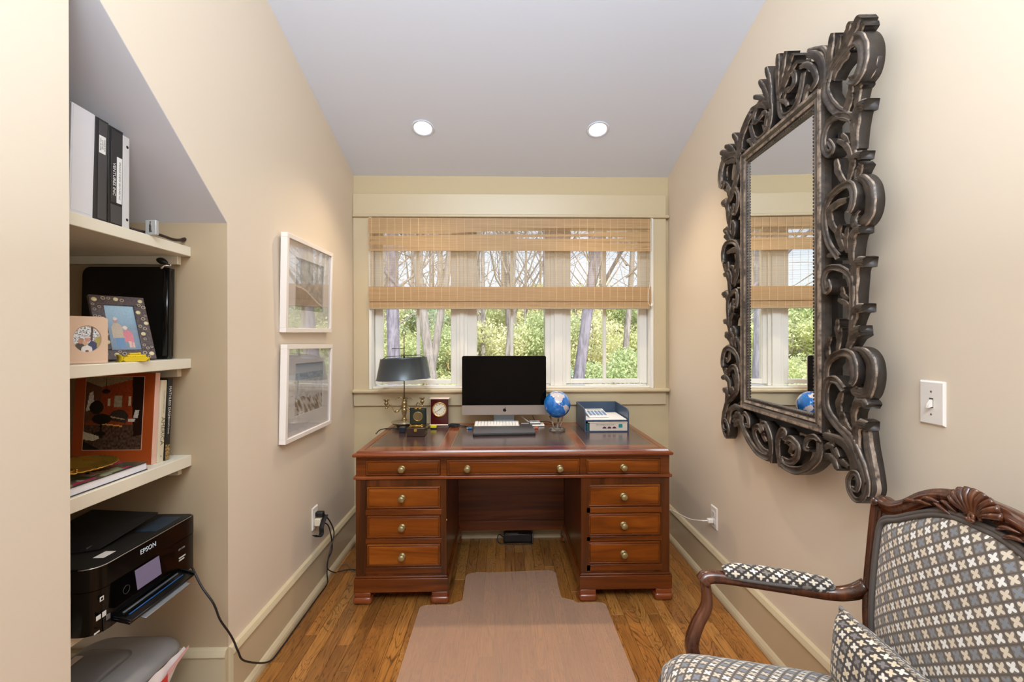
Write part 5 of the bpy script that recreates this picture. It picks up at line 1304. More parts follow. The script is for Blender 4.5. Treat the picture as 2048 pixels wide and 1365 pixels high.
# throw pillow leaning on the back
pc0 = wmat(CH) @ Vector((-.165, -.035, .60))
PM = wmat(CH) @ Matrix.Translation((-.215, -.02, .596)) @ Matrix.Rotation(R(-7), 4, 'Y') @ Matrix.Rotation(R(3), 4, 'X')
pw_ = bpy.data.objects.new('throw_pillow', None); col.objects.link(pw_); pw_.matrix_world = PM; WM[pw_.name] = PM.copy(); pw_.empty_display_size = .05
setp(pw_, 'dark brown and cream patterned throw pillow leaning against the armchair back', 'pillow')
def pil(side):
    def f(u, v):
        a, b = 2*u-1, 2*v-1; k = 1-.05*(1-abs(b)**2)*abs(a)**6; y = a*.205*(1-.06*(1-a*a)*0)*(1-.045*(1-b*b)*abs(a)**3) if False else a*.205*(1-.05*(1-b*b)); z = b*.084*(1-.10*(1-a*a))
        th_ = .052*((1-a**4)*(1-b**4))**.5; return (side*th_+.003*math.sin(a*7+b*3)*(1-a*a)*(1-b*b), y, z)
    return f
g = G().grid(pil(1), 28, 18).grid(lambda u, v: pil(-1)(1-u, v), 28, 18)
part('cover', g, fabB, pw_, local=True, uv=lambda p: (p[1], p[2]-abs(p[0])*.9))
e = [(0, pil(0)(u, v)[1], pil(0)(u, v)[2]) for u, v in [(i/20, 0) for i in range(20)]+[(1, i/10) for i in range(10)]+[(1-i/20, 1) for i in range(20)]+[(0, 1-i/10) for i in range(10)]]
part('piping', G().tube(e, .005, 8, closed=True), fabric('piping_fabric', '#8B8076', '#5A4F48', '#D8CCBD', '#C9B89E', '#857D7C', .012, 45), pw_, local=True, uv=lambda p: (p[1]+p[0], p[2]))
# ================================================================== ALCOVE SHELVES: BINDERS
S1, S2, S3, S4 = 1.671, 1.267, .918, .560
def paint(bg, shapes, nz_=.0, nsc=20):
    def f(u, v):
        c = bg(u, v) if callable(bg) else lc(bg)
        for kind, geo, colr in shapes:
            if (kind == 'p' and inpoly(u, v, geo)) or (kind == 'e' and ((u-geo[0])/geo[2])**2+((v-geo[1])/geo[3])**2 < 1): c = lc(colr)
        if nz_: k = 1+nz_*noise.noise((u*nsc, v*nsc, 3.3)); c = tuple(max(0, x*k) for x in c)
        return c
    return f
inkP = NT('photo_print'); vc = inkP.n('ShaderNodeVertexColor', layer_name='Col'); inkP.bsdf(vc.outputs[0], .25, 0, .5); inkP = inkP.m
def binder(label, y0, y1, tilt, col1, x=-1.140, h=.292, d=.255, name='ring_binder'):
    M = Matrix.Translation((x, y1, S1+.0008)) @ Matrix.Rotation(R(-tilt), 4, 'X')
    o = bpy.data.objects.new(name, None); col.objects.link(o); o.matrix_world = M; WM[o.name] = M.copy(); o.empty_display_size = .04
    setp(o, label, 'binder', 'ring binders on the top alcove shelf')
    w = y1-y0
    mm = P('binder_'+col1, col1, .28)
    part('spine', G().rbox(-.003, 0, -w, 0, 0, h, .001), mm, o, local=True)
    for a, b in ((-w, -w+.003), (-.003, 0)): part('cover', G().rbox(-d, -.003, a, b, 0, h, .001), mm, o, local=True)
    part('pages', G().box(-d+.02, -.02, -w+.006, -.006, .008, h-.012), P('pages_white', '#E9E5DE', .8), o, local=True)
    return o, w, h
chrome = P('rivet_chrome', '#D8D8DA', .15, 1.0)
def rivet(o, y, z, dark=False):
    part('rivet', G().lathe([(0, .0012), (.0035, .001), (.0045, 0)], n=14, M=Matrix.Translation((0, y, z)) @ Matrix.Rotation(R(90), 4, 'Y'), caps=False), P('rivet_dark', '#1B1B1B', .4) if dark else chrome, o)
def rv(o, y, z, dark=False):
    g = G().lathe([(0, .0012), (.0035, .001), (.0045, 0)], n=14, M=Matrix.Translation((0, y, z)) @ Matrix.Rotation(R(90), 4, 'Y'), caps=False)
    part('rivet', g, P('rivet_dark', '#1B1B1B', .4) if dark else chrome, o, local=True)
o, w, h = binder('thin grey ring binder at the near end of the top alcove shelf', 1.204, 1.216, 2.0, '#6E6A6A')
o, w, h = binder('thick white ring binder with clear sleeve, beside the thin grey binder on the top shelf', 1.219, 1.288, 1.8, '#DEDCDE', h=.294)
part('clear_sleeve', G().rbox(0, .0008, -w+.004, -.006, .008, h-.004, .0003), P('sleeve', '#E4E2E6', .12, spec=.8), o, local=True)
TX = Matrix(((0, 0, 1, .0012), (0, 1, 0, 0), (-1, 0, 0, 0), (0, 0, 0, 1)))     # text x -> down, text y -> +y, normal +x
def spine_text(o, s, size, y, z, mat, sx=1, off=.0012):
    M = wmat(o) @ Matrix.Translation((off, y, z)) @ Matrix(((0, 0, 1, 0), (0, 1, 0, 0), (-1, 0, 0, 0), (0, 0, 0, 1)))
    text('lettering', s, size, M, mat, o, .0001, sx=sx)
inkB = P('ink_black', '#26221F', .7); inkW = P('ink_white', '#EDEBE6', .6)
lab = P('label_white', '#EFEDEA', .6)
o, w, h = binder('black ring binder with a small white label and two chrome rivets on the top shelf', 1.291, 1.334, 1.3, '#2B292A')
part('spine_panel', G().rbox(0, .0012, -w+.011, -.005, .006, h-.006, .0005), P('binder_panel', '#4A4849', .3), o, local=True)
rv(o, -.022, h-.030); rv(o, -.020, .026)
part('label', G().box(.0012, .0016, -.031, -.010, h-.098, h-.048), lab, o, local=True)
for i, s_ in enumerate(('LON ZUORB', 'LANCHES', 'FUNDS FUN')): spine_text(o, s_, .0062, -.0265+i*.0062, h-.073, inkB, off=.0017)
o, w, h = binder('black ring binder with a long white typed spine label on the top shelf', 1.337, 1.386, .9, '#1F1E1E', h=.288)
part('spine_panel', G().rbox(0, .0012, -w+.008, -.004, .006, .060, .0005), P('binder_panel', '#4A4849', .3), o, local=True)
part('spine_panel', G().rbox(0, .0012, -w+.008, -.004, .066, h-.008, .0005), P('binder_panel2', '#343233', .25), o, local=True)
rv(o, -.022, h-.030, True); rv(o, -.022, .024)
part('label', G().box(.0012, .0016, -.022, -.004, .068, .205), lab, o, local=True)
spine_text(o, 'SPRINKLE CHECK VENTURES INC', .0078, -.012, .136, inkB, sx=.98, off=.0017)
spine_text(o, 'VENTURES INC', .013, -.031, .135, inkW, sx=1.1, off=.0016)
o, w, h = binder('slim white ring binder with two dark rivets, last in the top shelf row', 1.388, 1.412, .5, '#D9D5D4', h=.280)
rv(o, -.008, h-.030, True); rv(o, -.008, .028, True)
# small metal tin and dark stick
bl = onX(290, 471, -1.160); 
tn = thing('metal_tin', 'small silver metal tin with an embossed bottle, on the top alcove shelf', 'tin', (-1.150, 1.475, S1))
tx0 = onY(290, 460, 1.475).x; tx1 = onY(312, 460, 1.475).x; tz1 = onY(300, 440, 1.475).z
silv = P('tin_silver', '#C4C3C2', .45, .35, var=.15)
part('case', G().rbox(tx0, tx1, 1.475, 1.488, S1+.0005, tz1, .002), silv, tn)
tc = (tx0+tx1)/2
M = Matrix.Translation((tc, 1.4752, S1+.010))
part('bottle_relief', G().lathe([(0, 0), (.0042, .001), (.0045, .010), (.0036, .016), (.0045, .021), (.0022, .028), (.0020, .033), (.0026, .035), (0, .036)], org=(tc, 1.4748, S1+.008), n=14, caps=False, sy=.5), P('tin_dark', '#77726E', .25, .9), tn)
g = G(); pts = [onX(*p) for p in ((262, 458, -1.150), (285, 463.5, -1.150), (320, 470.5, -1.150), (345, 479, -1.150), (360, 480.5, -1.150), (373, 478.5, -1.150))]
lift = lambda p: (p.x, p.y, max(p.z, S1+.0055))
g.tube(cat([lift(p) for p in pts], 6), lambda t: .0045+.002*(t > .86)+.001*t, 10)
solo('wooden_stick', g, P('dark_stick', '#2E1A12', .35, var=.3), 'dark curved wooden stick lying behind the metal tin on the top shelf', 'stick')
# ---------------------------------------------------------------- second shelf
pf = thing('portfolio', 'large black zipped leather portfolio standing against the alcove wall', 'portfolio', (-1.31, 1.63, S2))
lth = P('black_leather', '#060606', .36, nz=1, nscale=500, bstr=.12)
px0, px1, pz1 = -1.466, -1.166, 1.592
g = G(); body = [(px1-.004, S2+.001), (px1, S2+.012), (px1, pz1-.004), (px1-.03, pz1)]+arc(px0+.028, pz1-.028, .028, 90, 180, 6)+[(px0, S2+.014), (px0+.01, S2+.001)]
M0 = Matrix.Translation((0, 1.600, S2)) @ Matrix.Rotation(R(-1.6), 4, 'X') @ Matrix.Translation((0, -1.600, -S2))
plate(g, body, 1.608, 1.632, M=None) if False else g.prism(body, -1.632, -1.608, M=M0 @ XZ)
part('cover', g, lth, pf)
g = G().tube([M0 @ Vector((px1-.014, 1.619, S2+.013)), M0 @ Vector((px1-.014, 1.619, pz1-.012))], .0145, 20); part('spine_roll', g, P('leather_gloss', '#0B0B0C', .2), pf)
g = G(); zz = [M0 @ Vector((x, 1.620, z)) for x, z in body[2:-1]]; g.tube([tuple(p) for p in zz], .0022, 6); part('zip', g, P('zip_grey', '#6f6f70', .4, .5), pf)
zp = onY(341, 533, 1.612); ze = onY(313, 519, 1.606)
g = G().tube(cat([zp, zp.lerp(ze, .35)+Vector((0, 0, .004)), zp.lerp(ze, .7)+Vector((0, 0, .003)), ze], 5), lambda t: .0022+.0105*math.sin(PI*max(0, (t-.2)/.8))**.6 if t > .2 else .0022, 10, flat=.9); part('zip_pull', g, lth, pf)
g = G().tube(cat([zp, zp+Vector((-.012, -.008, .002)), zp+Vector((-.024, -.012, -.010))], 4), lambda t: .0014+.003*t, 8); g.lathe([(0, 0), (.003, .001), (.003, .006), (0, .007)], org=tuple(zp), n=10, caps=False); part('zip_slider', g, chrome, pf)
# patterned frame
def frame_obj(name, label, cat_, cx, cy, z, yaw_, lean_, group=None):
    a = Vector((math.cos(R(yaw_)), math.sin(R(yaw_)), 0)); n_ = Vector((math.sin(R(yaw_)), -math.cos(R(yaw_)), 0)); v2 = Vector((0, 0, 1))*math.cos(R(lean_))-n_*math.sin(R(lean_))
    M = Matrix((a, v2, a.cross(v2))).transposed().to_4x4(); M.translation = (cx, cy, z)
    o = bpy.data.objects.new(name, None); col.objects.link(o); o.matrix_world = M; WM[o.name] = M.copy(); o.empty_display_size = .04
    return setp(o, label, cat_, group)
o = frame_obj('photo_frame', 'dark photo frame inlaid with cream discs and rings, leaning on the black portfolio', 'picture frame', -1.183, 1.4665, S2+.0068, 57.8, 26)
W, H_ = .0725, .229; b = .034
hornM = NT('horn'); v = hornM.coord('Object', (1, 1, 1)); n = hornM.noise(v, 90, 4, .7, 1.5); c = hornM.ramp(n, [(.35, '#3A3236'), (.55, '#5A4A45'), (.7, '#7E5C46')]); hornM.bsdf(c, .25); hornM = hornM.m
for (x0, x1, y0, y1) in ((-W, W, H_-b, H_), (-W, W, 0, b), (-W, -W+b, b, H_-b), (W-b, W, b, H_-b)): part('frame_bar', G().rbox(x0, x1, y0, y1, -.014, 0, .0015), hornM, o, local=True)
disc = P('horn_cream', '#E8D8A8', .35); ringm = P('horn_ring', '#B8A68C', .35)
rr = random.Random(5); spots_ = []
cand = [(-.060, .212, .0072, 1), (-.005, .216, .0068, 1), (.060, .213, .0066, 1), (-.028, .200, .0070, 1), (.031, .199, .0066, 1), (-.044, .160, .0066, 1), (.048, .170, .0068, 1), (.064, .130, .0066, 1), (.050, .090, .0066, 1), (.061, .018, .0070, 1), (-.056, .115, .0066, 1), (-.047, .060, .0070, 1), (-.030, .016, .0068, 1)]
for i in range(400):
    x, y = rr.uniform(-W+.007, W-.007), rr.uniform(.007, H_-.007)
    if abs(x) < W-b+.006 and b-.006 < y < H_-b+.006: continue
    q = rr.uniform(.0036, .0064)
    if all((x-a[0])**2+(y-a[1])**2 > (q+a[2]+.001)**2 for a in cand): cand.append((x, y, q, 0))
    if len(cand) > 46: break
for x, y, q, full in cand:
    if abs(x) < W-b+q and b-q < y < H_-b+q: continue
    if full: part('inlay', G().lathe([(0, .0008), (q, .0006), (q, -.001)], org=(x, y, 0), n=16, caps=False), disc, o, local=True)
    else: part('inlay', G().lathe([(q*.62, .0002), (q*.66, .0007), (q, .0006), (q, -.001)], org=(x, y, 0), n=16, caps=False), ringm, o, local=True)
pic = paint(lambda u, v: mixc(lc('#A9C8DA'), lc('#7D93A6'), (1-v)*1.6) if v > .5 else mixc(lc('#7C8FA2'), lc('#8E9AA6'), v*2), [
    ('p', [(.22, .06), (.46, .06), (.47, .30), (.20, .30)], '#6F8FB4'), ('p', [(.14, .28), (.50, .28), (.50, .52), (.40, .60), (.22, .60), (.14, .50)], '#C3B19A'), ('e', (.31, .66, .075, .055), '#C98F86'), ('e', (.31, .70, .07, .035), '#D9D4CE'),
    ('p', [(.50, .20), (.80, .14), (.78, .40), (.62, .46), (.48, .40)], '#D9838C'), ('e', (.58, .50, .07, .045), '#E8CDBB'), ('p', [(.62, .06), (.70, .06), (.70, .20), (.60, .20)], '#E3B7A4'), ('p', [(.73, .06), (.79, .06), (.79, .18), (.72, .18)], '#E3B7A4')], .12, 30)
part('photo', G().grid(lambda u, v: (-W+b-.001+(2*(W-b)+.002)*u, b-.001+(H_-2*b+.002)*v, -.006), 44, 80, colf=pic), inkP, o, local=True)
part('back', G().box(-W+.002, W-.002, .002, H_-.002, -.013, -.0075), P('frame_back', '#141212', .6), o, local=True)
ang = R(26); part('easel', G().box(-.02, .02, .002, .11, -.0165, -.0140), P('frame_back', '#141212', .6), o, local=True)
# beige frame with oval photo
o = frame_obj('photo_frame', 'small beige photo frame with an oval family photo at the front of the shelf', 'picture frame', -1.1625, 1.296, S2+.0005, 51, 0)
W, H_ = .0437, .133
bei = P('frame_beige', '#E2BFA2', .45)
n = 40; ring = []; outer = []
for k in range(n):
    a = 2*PI*k/n; ring.append((.0300*math.cos(a), .069+.0385*math.sin(a))); c_a, s_a = math.cos(a), math.sin(a)
    q = min(W/abs(c_a) if abs(c_a) > 1e-6 else 9, (H_/2)/abs(s_a) if abs(s_a) > 1e-6 else 9); outer.append((q*c_a, H_/2+q*s_a))
vs = [(x, y, 0) for x, y in ring]+[(x, y, 0) for x, y in outer]+[(x, y, -.022) for x, y in outer]+[(x*.93, .069+(y-.069)*.93, -.005) for x, y in ring]
fs = [(k, (k+1) % n, n+(k+1) % n, n+k)[::-1] for k in range(n)]+[(n+k, n+(k+1) % n, 2*n+(k+1) % n, 2*n+k)[::-1] for k in range(n)]+[(3*n+k, 3*n+(k+1) % n, (k+1) % n, k)[::-1] for k in range(n)]+[tuple(2*n+k for k in range(n))]
vs += [(W, 0, 0), (-W, 0, 0), (W, H_, 0), (-W, H_, 0)]
part('frame', G().add(vs, fs), bei, o, local=True)
part('bottom_ledge', G().rbox(-W, W, 0, .008, -.022, .003, .002), bei, o, local=True)
def oval_bg(u, v):
    nn = noise.noise((u*22, v*22, 1)); return mixc(lc('#EDEDF0'), lc('#5A5A58'), .25+nn*1.5) if v > .35 else mixc(lc('#C9C7A8'), lc('#6C6A50'), .4+nn)
ph_ = paint(oval_bg, [('p', [(.62, .45), (.70, .45), (.72, 1), (.64, 1)], '#54453E'), ('p', [(.75, .2), (1, .2), (1, .62), (.78, .55)], '#B3A25C'), ('p', [(.10, .05), (.35, .02), (.40, .30), (.24, .40), (.08, .28)], '#4C4540'), ('p', [(.58, 0), (.86, .05), (.84, .36), (.66, .46), (.54, .32)], '#3A4066'),
    ('e', (.28, .42, .10, .085), '#C98D74'), ('e', (.30, .49, .10, .04), '#A98E7E'), ('e', (.44, .36, .09, .085), '#D9A78E'), ('e', (.52, .50, .11, .09), '#CF9484'), ('e', (.50, .57, .11, .04), '#D7D2CE'), ('p', [(.28, 0), (.70, 0), (.66, .22), (.50, .28), (.32, .22)], '#E9E4E0'), ('e', (.50, .06, .07, .05), '#8A5A44')], .15, 40)
part('photo', G().grid(lambda u, v: (-.030+.060*u, .030+.078*v, -.004), 50, 64, colf=ph_), inkP, o, local=True)
# toy bulldozer
yel = P('toy_yellow', '#E3C21B', .35)
bz0 = onZ(262, 717, S2+.001); ty = thing('toy_bulldozer', 'small yellow toy bulldozer at the shelf edge before the inlaid frame', 'toy', (-1.150, 1.42, S2))
M = Matrix.Translation((-1.141, 1.428, S2+.0006)) @ Matrix.Rotation(R(58), 4, 'Z')    # x along its length
def tb(nm, g, mm=yel): return part(nm, g, mm, ty)
for yy in (-.016, .009): 
    g = G().prism([(p[0], p[1]) for p in arc(-.022, .008, .0075, 90, 270, 6)+arc(.024, .008, .0075, -90, 90, 6)], -(yy+.007), -yy, M=M @ XZ); tb('track', g)
    g = G()
    for k in range(9): g.box(-.024+k*.006, -.0225+k*.006, yy-.001, yy+.008, .0150, .0168, M=M).box(-.024+k*.006, -.0225+k*.006, yy-.001, yy+.008, -.0002, .0012, M=M)
    part('tread', g, yel, ty, kind='stuff')
tb('body', G().rbox(-.018, .030, -.009, .009, .008, .021, .002, M=M)); tb('cab', G().rbox(-.012, .012, -.008, .008, .021, .0265, .002, M=M).rbox(.012, .017, -.006, .006, .021, .028, .001, M=M))
g = G().sweep([M @ Vector((-.034, -.019, .011)), M @ Vector((-.034, .019, .011))], [(-.011, .003), (-.004, -.001), (.004, -.001), (.011, .003), (.0115, .0045), (.004, .0008), (-.004, .0008), (-.0115, .0045)], upv=tuple(M.to_3x3() @ Vector((-1, 0, 0)))); tb('blade', g)
tb('blade_arm', G().box(-.034, -.008, -.017, -.015, .006, .009, M=M).box(-.034, -.008, .015, .017, .006, .009, M=M)); tb('ripper', G().rbox(.030, .040, -.005, .005, .006, .012, .001, M=M).box(.038, .041, -.002, .002, 0.0, .008, M=M))
# ---------------------------------------------------------------- third shelf: books
def book(label, x1, wdt, y0, th, z, h, lean_, cov, name='book', spine=None, group='books standing on the third alcove shelf'):
    M = Matrix.Translation((x1, y0, z+.0006)) @ Matrix.Rotation(R(-lean_), 4, 'X')
    o = bpy.data.objects.new(name, None); col.objects.link(o); o.matrix_world = M; WM[o.name] = M.copy(); o.empty_display_size = .04
    setp(o, label, 'book', group)
    part('cover', G().rbox(-wdt, -.002, 0, .0025, 0, h, .0008).rbox(-wdt, -.002, th-.0025, th, 0, h, .0008), cov, o, local=True, kind=None)
    part('spine', G().rbox(-.003, 0, 0, th, 0, h, .001), spine or cov, o, local=True)
    part('pages', G().box(-wdt+.004, -.003, .0026, th-.0026, .004, h-.004), P('page_edge', '#E9E2D2', .8), o, local=True)
    return o
orn = P('book_orange', '#A4481A', .3)
OX, OY = -1.168, 1.535
o = book('orange picture book with a red living room on its cover, third shelf', OX, .265, OY, .019, S3, .306, 4, orn, spine=P('book_pink', '#E2B5A2', .35))
ou0, ou1, ov0, ov1 = -(.265)+.018+.018, -.038, .050, .292
room = paint(lambda u, v: mixc(lc('#7A3520'), lc('#97401F'), u) if v > .34 else mixc(lc('#5A4232'), lc('#33221A'), .5+noise.noise((u*30, v*30, 0))), [
    ('p', [(0, 1), (0, .93), (.27, .86), (1, 1)], '#8D7F66'), ('p', [(0, .94), (.27, .86), (.27, .45), (0, .36)], '#5E3A28'), ('p', [(.07, .78), (.13, .80), (.16, .62), (.10, .54), (.02, .53)], '#D9D6D6'), ('p', [(.80, 1), (1, 1), (1, .2), (.86, .18), (.82, .5)], '#22120E'),
    ('p', [(.42, .46), (.50, .53), (.60, .555), (.70, .53), (.76, .46), (.72, .36), (.46, .40)], '#37302A'), ('p', [(.44, .46), (.70, .42), (.70, .405), (.44, .44)], '#B39680'), ('p', [(.50, .58), (.63, .58), (.63, .74), (.50, .74)], '#A39C88'), ('p', [(.39, .60), (.43, .60), (.43, .70), (.39, .70)], '#C9BCA4'), ('p', [(.74, .60), (.79, .60), (.79, .73), (.74, .73)], '#C9BCA4'),
    ('p', [(.84, .43), (.92, .43), (.94, .54), (.87, .54)], '#CFC6BE'), ('p', [(.75, .38), (.86, .38), (.88, .42), (.76, .42)], '#CFC1B4'), ('p', [(.28, .345), (.66, .31), (.66, .33), (.28, .365)], '#D49A4A'), ('p', [(0, .14), (.18, .12), (.32, .17), (.12, .22), (0, .25)], '#BFB39C'),
    ('e', (.20, .58, .12, .09), '#171512'), ('e', (.30, .42, .17, .07), '#14120F'), ('p', [(.27, .16), (.32, .16), (.31, .42), (.28, .42)], '#14120F'), ('e', (.28, .22, .10, .03), '#191310'), ('p', [(0, .12), (.30, 0), (0, 0)], '#130E0D'), ('e', (.35, .80, .07, .03), '#2A1A14'), ('p', [(.345, .83), (.355, .83), (.355, .97), (.345, .97)], '#2A1A14')], .35, 40)
part('cover_photo', G().grid(lambda u, v: (ou0+(ou1-ou0)*u, -.0006, ov0+(ov1-ov0)*v), 90, 100, colf=room), inkP, o, local=True)
part('photo_border', G().box(ou0-.002, ou1+.002, -.0004, .001, ov0-.002, ov0).box(ou0-.002, ou1+.002, -.0004, .001, ov1, ov1+.002).box(ou0-.002, ou0, -.0004, .001, ov0, ov1).box(ou1, ou1+.002, -.0004, .001, ov0, ov1), P('border_pink', '#D9A48E', .5), o, local=True, kind='stuff')
o = book('cream book with AMERICA on its spine, right of the orange book', -1.163, .21, 1.5555, .024, S3, .279, 4, P('book_cream', '#DCCFB4', .45))
spine_text(o, 'AMERICA', .0225, .0135, .105, P('ink_olive', '#5B5338', .6), sx=1.02, off=.0003)
spine_text(o, 'MODERN STORIES OF', .008, .014, .205, P('ink_tan', '#9B8E6C', .6), off=.0003)
spine_text(o, 'A', .009, .012, .020, P('ink_olive', '#5B5338', .6), off=.0003)
o = book('black book with white spine lettering, farthest right on the third shelf', -1.160, .20, 1.5815, .022, S3, .283, 4, P('book_black', '#161514', .35))
spine_text(o, 'MATHLESS DASH', .0155, .011, .200, inkW, sx=.95, off=.0003)
spine_text(o, 'KENNETH DAVIS', .0085, .011, .118, inkW, sx=.85, off=.0003)
part('spine_photo', G().grid(lambda u, v: (.0004, .001+.020*u, .002+.052*v), 8, 16, colf=lambda u, v: mixc(lc('#B8945A'), lc('#4A3A28'), .4+noise.noise((u*5, v*9, 0))*1.4)), inkP, o, local=True)
# flat book with plate
fb = thing('book', 'large hardback with a colourful cover lying flat under the gold plate', 'book', (-1.26, 1.35, S3), group=None)
bx0, bx1, by0, by1 = -1.42, -1.137, 1.190, 1.478
crimson = P('cover_navy', '#1F1B2B', .35)
part('pages', G().box(bx0+.004, bx1-.0025, by0+.006, by1-.003, S3+.0032, S3+.0232), P('page_edge_white', '#EDEBF0', .8), fb)
part('cover', G().rbox(bx0, bx1, by0, by1, S3+.0004, S3+.0032, .001), crimson, fb)
def coverart(u, v):
    n1 = noise.noise((u*5, v*7, 2)); n2 = noise.noise((u*9+4, v*3, 7))
    if n1 > .22: return lc('#9AA07E')
    if n2 > .2: return lc('#B0365E')
    if n1 < -.25: return lc('#3A4A34')
    if n2 < -.2: return lc('#D5B9A8')
    return lc('#5F5B44')
g = G().grid(lambda u, v: (bx0+(bx1-bx0)*u, by0+(by1-by0)*v, S3+.0262), 40, 40, colf=coverart)
part('cover_picture', g, inkP, fb)
part('front_cover', G().rbox(bx0, bx1, by0, by1, S3+.0232, S3+.0260, .001), crimson, fb)
part('spine', G().rbox(bx0, bx1-.002, by0-.001, by0+.006, S3+.0006, S3+.0258, .003), P('spine_magenta', '#7E1450', .25), fb)
gold = P('gold_plate', '#C79A3A', .22, .75, var=.15, nscale=30)
gp = thing('gold_plate', 'round gold decorative plate with a fluted rim lying on the flat book', 'plate', (-1.270, 1.335, S3+.0265))
pc_ = Vector((-1.275, 1.335, S3+.0268)); n = 96; vs = []; prof = [(.0, .004), (.045, .003), (.068, .005), (.080, .012), (.100, .018), (.122, .0235), (.128, .0245), (.1285, .0225), (.118, .019), (.09, .010), (.06, .0015), (0, 0)]
for r_, z in prof:
    for k in range(n): a = 2*PI*k/n; rip = (1+.012*math.cos(a*32)) if r_ > .115 else 1; vs.append((pc_.x+r_*rip*math.cos(a), pc_.y+r_*rip*math.sin(a), pc_.z+z+(.0011*math.cos(a*48) if .075 < r_ < .13 and z > .011 else 0)))
fs = [(i*n+k, i*n+(k+1) % n, (i+1)*n+(k+1) % n, (i+1)*n+k)[::-1] for i in range(len(prof)-1) for k in range(n)]
part('dish', G().add(vs, fs, smooth=True), gold, gp)
g = G()
for k in range(7):
    a = R(k*51); q = .022+.012*(k % 2); g.tube([(pc_.x+q*math.cos(a+t_)*(1+.3*t_), pc_.y+q*math.sin(a+t_)*(1+.3*t_), pc_.z+.0055) for t_ in [i*.16 for i in range(7)]], .0032, 6)
part('relief', g, gold, gp, kind='stuff')
# ---------------------------------------------------------------- printer
pr = thing('printer', 'black all-in-one inkjet printer with its output tray open, on the lowest alcove shelf', 'printer', (-1.2, 1.36, S4))
blk = P('printer_black', '#070707', .18, spec=.4); blm = P('printer_matt', '#151413', .42); pgl = P('printer_gloss', '#060606', .05)
FX = -1.055; Y0, Y1 = 1.195, 1.578; ZB, ZM, ZTp = S4+.0008, S4+.116, S4+.178
def rr_xy(x0, x1, y0, y1, r, n=5): return arc(x1-r*.3, y1-r*.3, r*.3, 0, 90, n)+[(x0, y1), (x0, y0)]+arc(x1-r, y0+r, r, -90, 0, n)
out_ = rr_xy(FX-.335, FX, Y0, Y1, .042)
part('lower_body', G().prism(out_, ZB, ZM-.0012, smooth=True), blk, pr)
out2 = rr_xy(FX-.335, FX+.0005, Y0-.0005, Y1+.0005, .042)
part('scanner_lid', G().prism(out2, ZM+.0008, ZTp-.004, smooth=True), blk, pr)
part('top_plate', G().prism(rr_xy(FX-.33, FX-.004, Y0+.003, Y1-.003, .040), ZTp-.004, ZTp), blm, pr)
edge = arc(FX-.0415, Y0+.0415, .042, -90, 0, 6)+[(FX+.0005, Y1-.02)]
part('chrome_edge', G().tube([(x, y, ZTp-.002) for x, y in edge], .0016, 6), P('edge_silver', '#B9B6B2', .2, .8), pr)
# raised feeder flap, hinged at the rear, rising towards the far side
part('feeder_tray', G().add([(FX-.30, Y0+.02, ZTp+.002), (FX-.085, Y0+.11, ZTp+.002), (FX-.055, Y0+.29, ZTp+.036), (FX-.29, Y0+.32, ZTp+.036), (FX-.30, Y0+.02, ZTp+.005), (FX-.085, Y0+.11, ZTp+.005), (FX-.055, Y0+.29, ZTp+.040), (FX-.29, Y0+.32, ZTp+.040)], [(3, 2, 1, 0), (4, 5, 6, 7), (0, 1, 5, 4), (1, 2, 6, 5), (2, 3, 7, 6), (3, 0, 4, 7)]), blm, pr)
for k in range(4): part('feeder_rib', G().box(FX-.26+k*.048, FX-.258+k*.048, Y0+.045+.02*k, Y0+.075+.02*k, ZTp+.004, ZTp+.010), P('rib_grey', '#4a4744', .5), pr)
part('feeder_well', G().rbox(FX-.09, FX-.022, Y0+.235, Y1-.03, ZTp, ZTp+.0015, .0006), P('well_blue', '#20323F', .3), pr)
part('lid_label', G().box(FX-.062, FX-.034, Y0+.065, Y0+.105, ZTp, ZTp+.0006), P('label_pale', '#CFC9C2', .5), pr)
# front: logo, control panel, screen, tray
FM = frame((FX+.0014, 0, 0), (0, 1, 0), (0, 0, 1))
wl_ = P('logo_white', '#DCEBF7', .3)
text('logo', 'EPSON', .020, frame((FX+.0008, 1.372, ZTp-.025), (0, 1, 0), (0, 0, 1)), wl_, pr, .0003)
cp = part('control_panel', G().add([(FX+.0005, 1.243, S4+.118), (FX+.0005, 1.475, S4+.118), (FX+.010, 1.475, S4+.050), (FX+.010, 1.243, S4+.050), (FX-.01, 1.243, S4+.118), (FX-.01, 1.475, S4+.118), (FX-.01, 1.475, S4+.050), (FX-.01, 1.243, S4+.050)], [(3, 2, 1, 0), (4, 5, 6, 7), (0, 1, 5, 4), (1, 2, 6, 5), (2, 3, 7, 6), (3, 0, 4, 7)]), pgl, pr)
def cpq(y0, y1, z0, z1, e=.0006):
    fx = lambda z: FX+.0005+.0095*(S4+.118-z)/.068+e
    return G().add([(fx(z1), y0, z1), (fx(z1), y1, z1), (fx(z0), y1, z0), (fx(z0), y0, z0)], [(3, 2, 1, 0)])
part('screen', cpq(1.320, 1.412, S4+.056, S4+.112), P('screen_lilac', '#7E748F', .15), cp)
part('home_button', G().tube([(FX+.0075, 1.285+.011*math.cos(a), S4+.078+.011*math.sin(a)) for a in [2*PI*i/20 for i in range(20)]], .0007, 5, closed=True), P('button_grey', '#3A3634', .4), cp)
text('marking', 'XP-7100', .0085, frame((FX+.0008, 1.512, S4+.088), (0, 1, 0), (0, 0, 1)), P('mark_grey', '#9A9895', .4), pr, .0002)
for z, w_ in ((S4+.058, .030), (S4+.050, .024)): part('marking_line', G().box(FX, FX+.0008, 1.500, 1.500+w_, z, z+.004), P('mark_pale', '#C9C6C2', .4), pr)
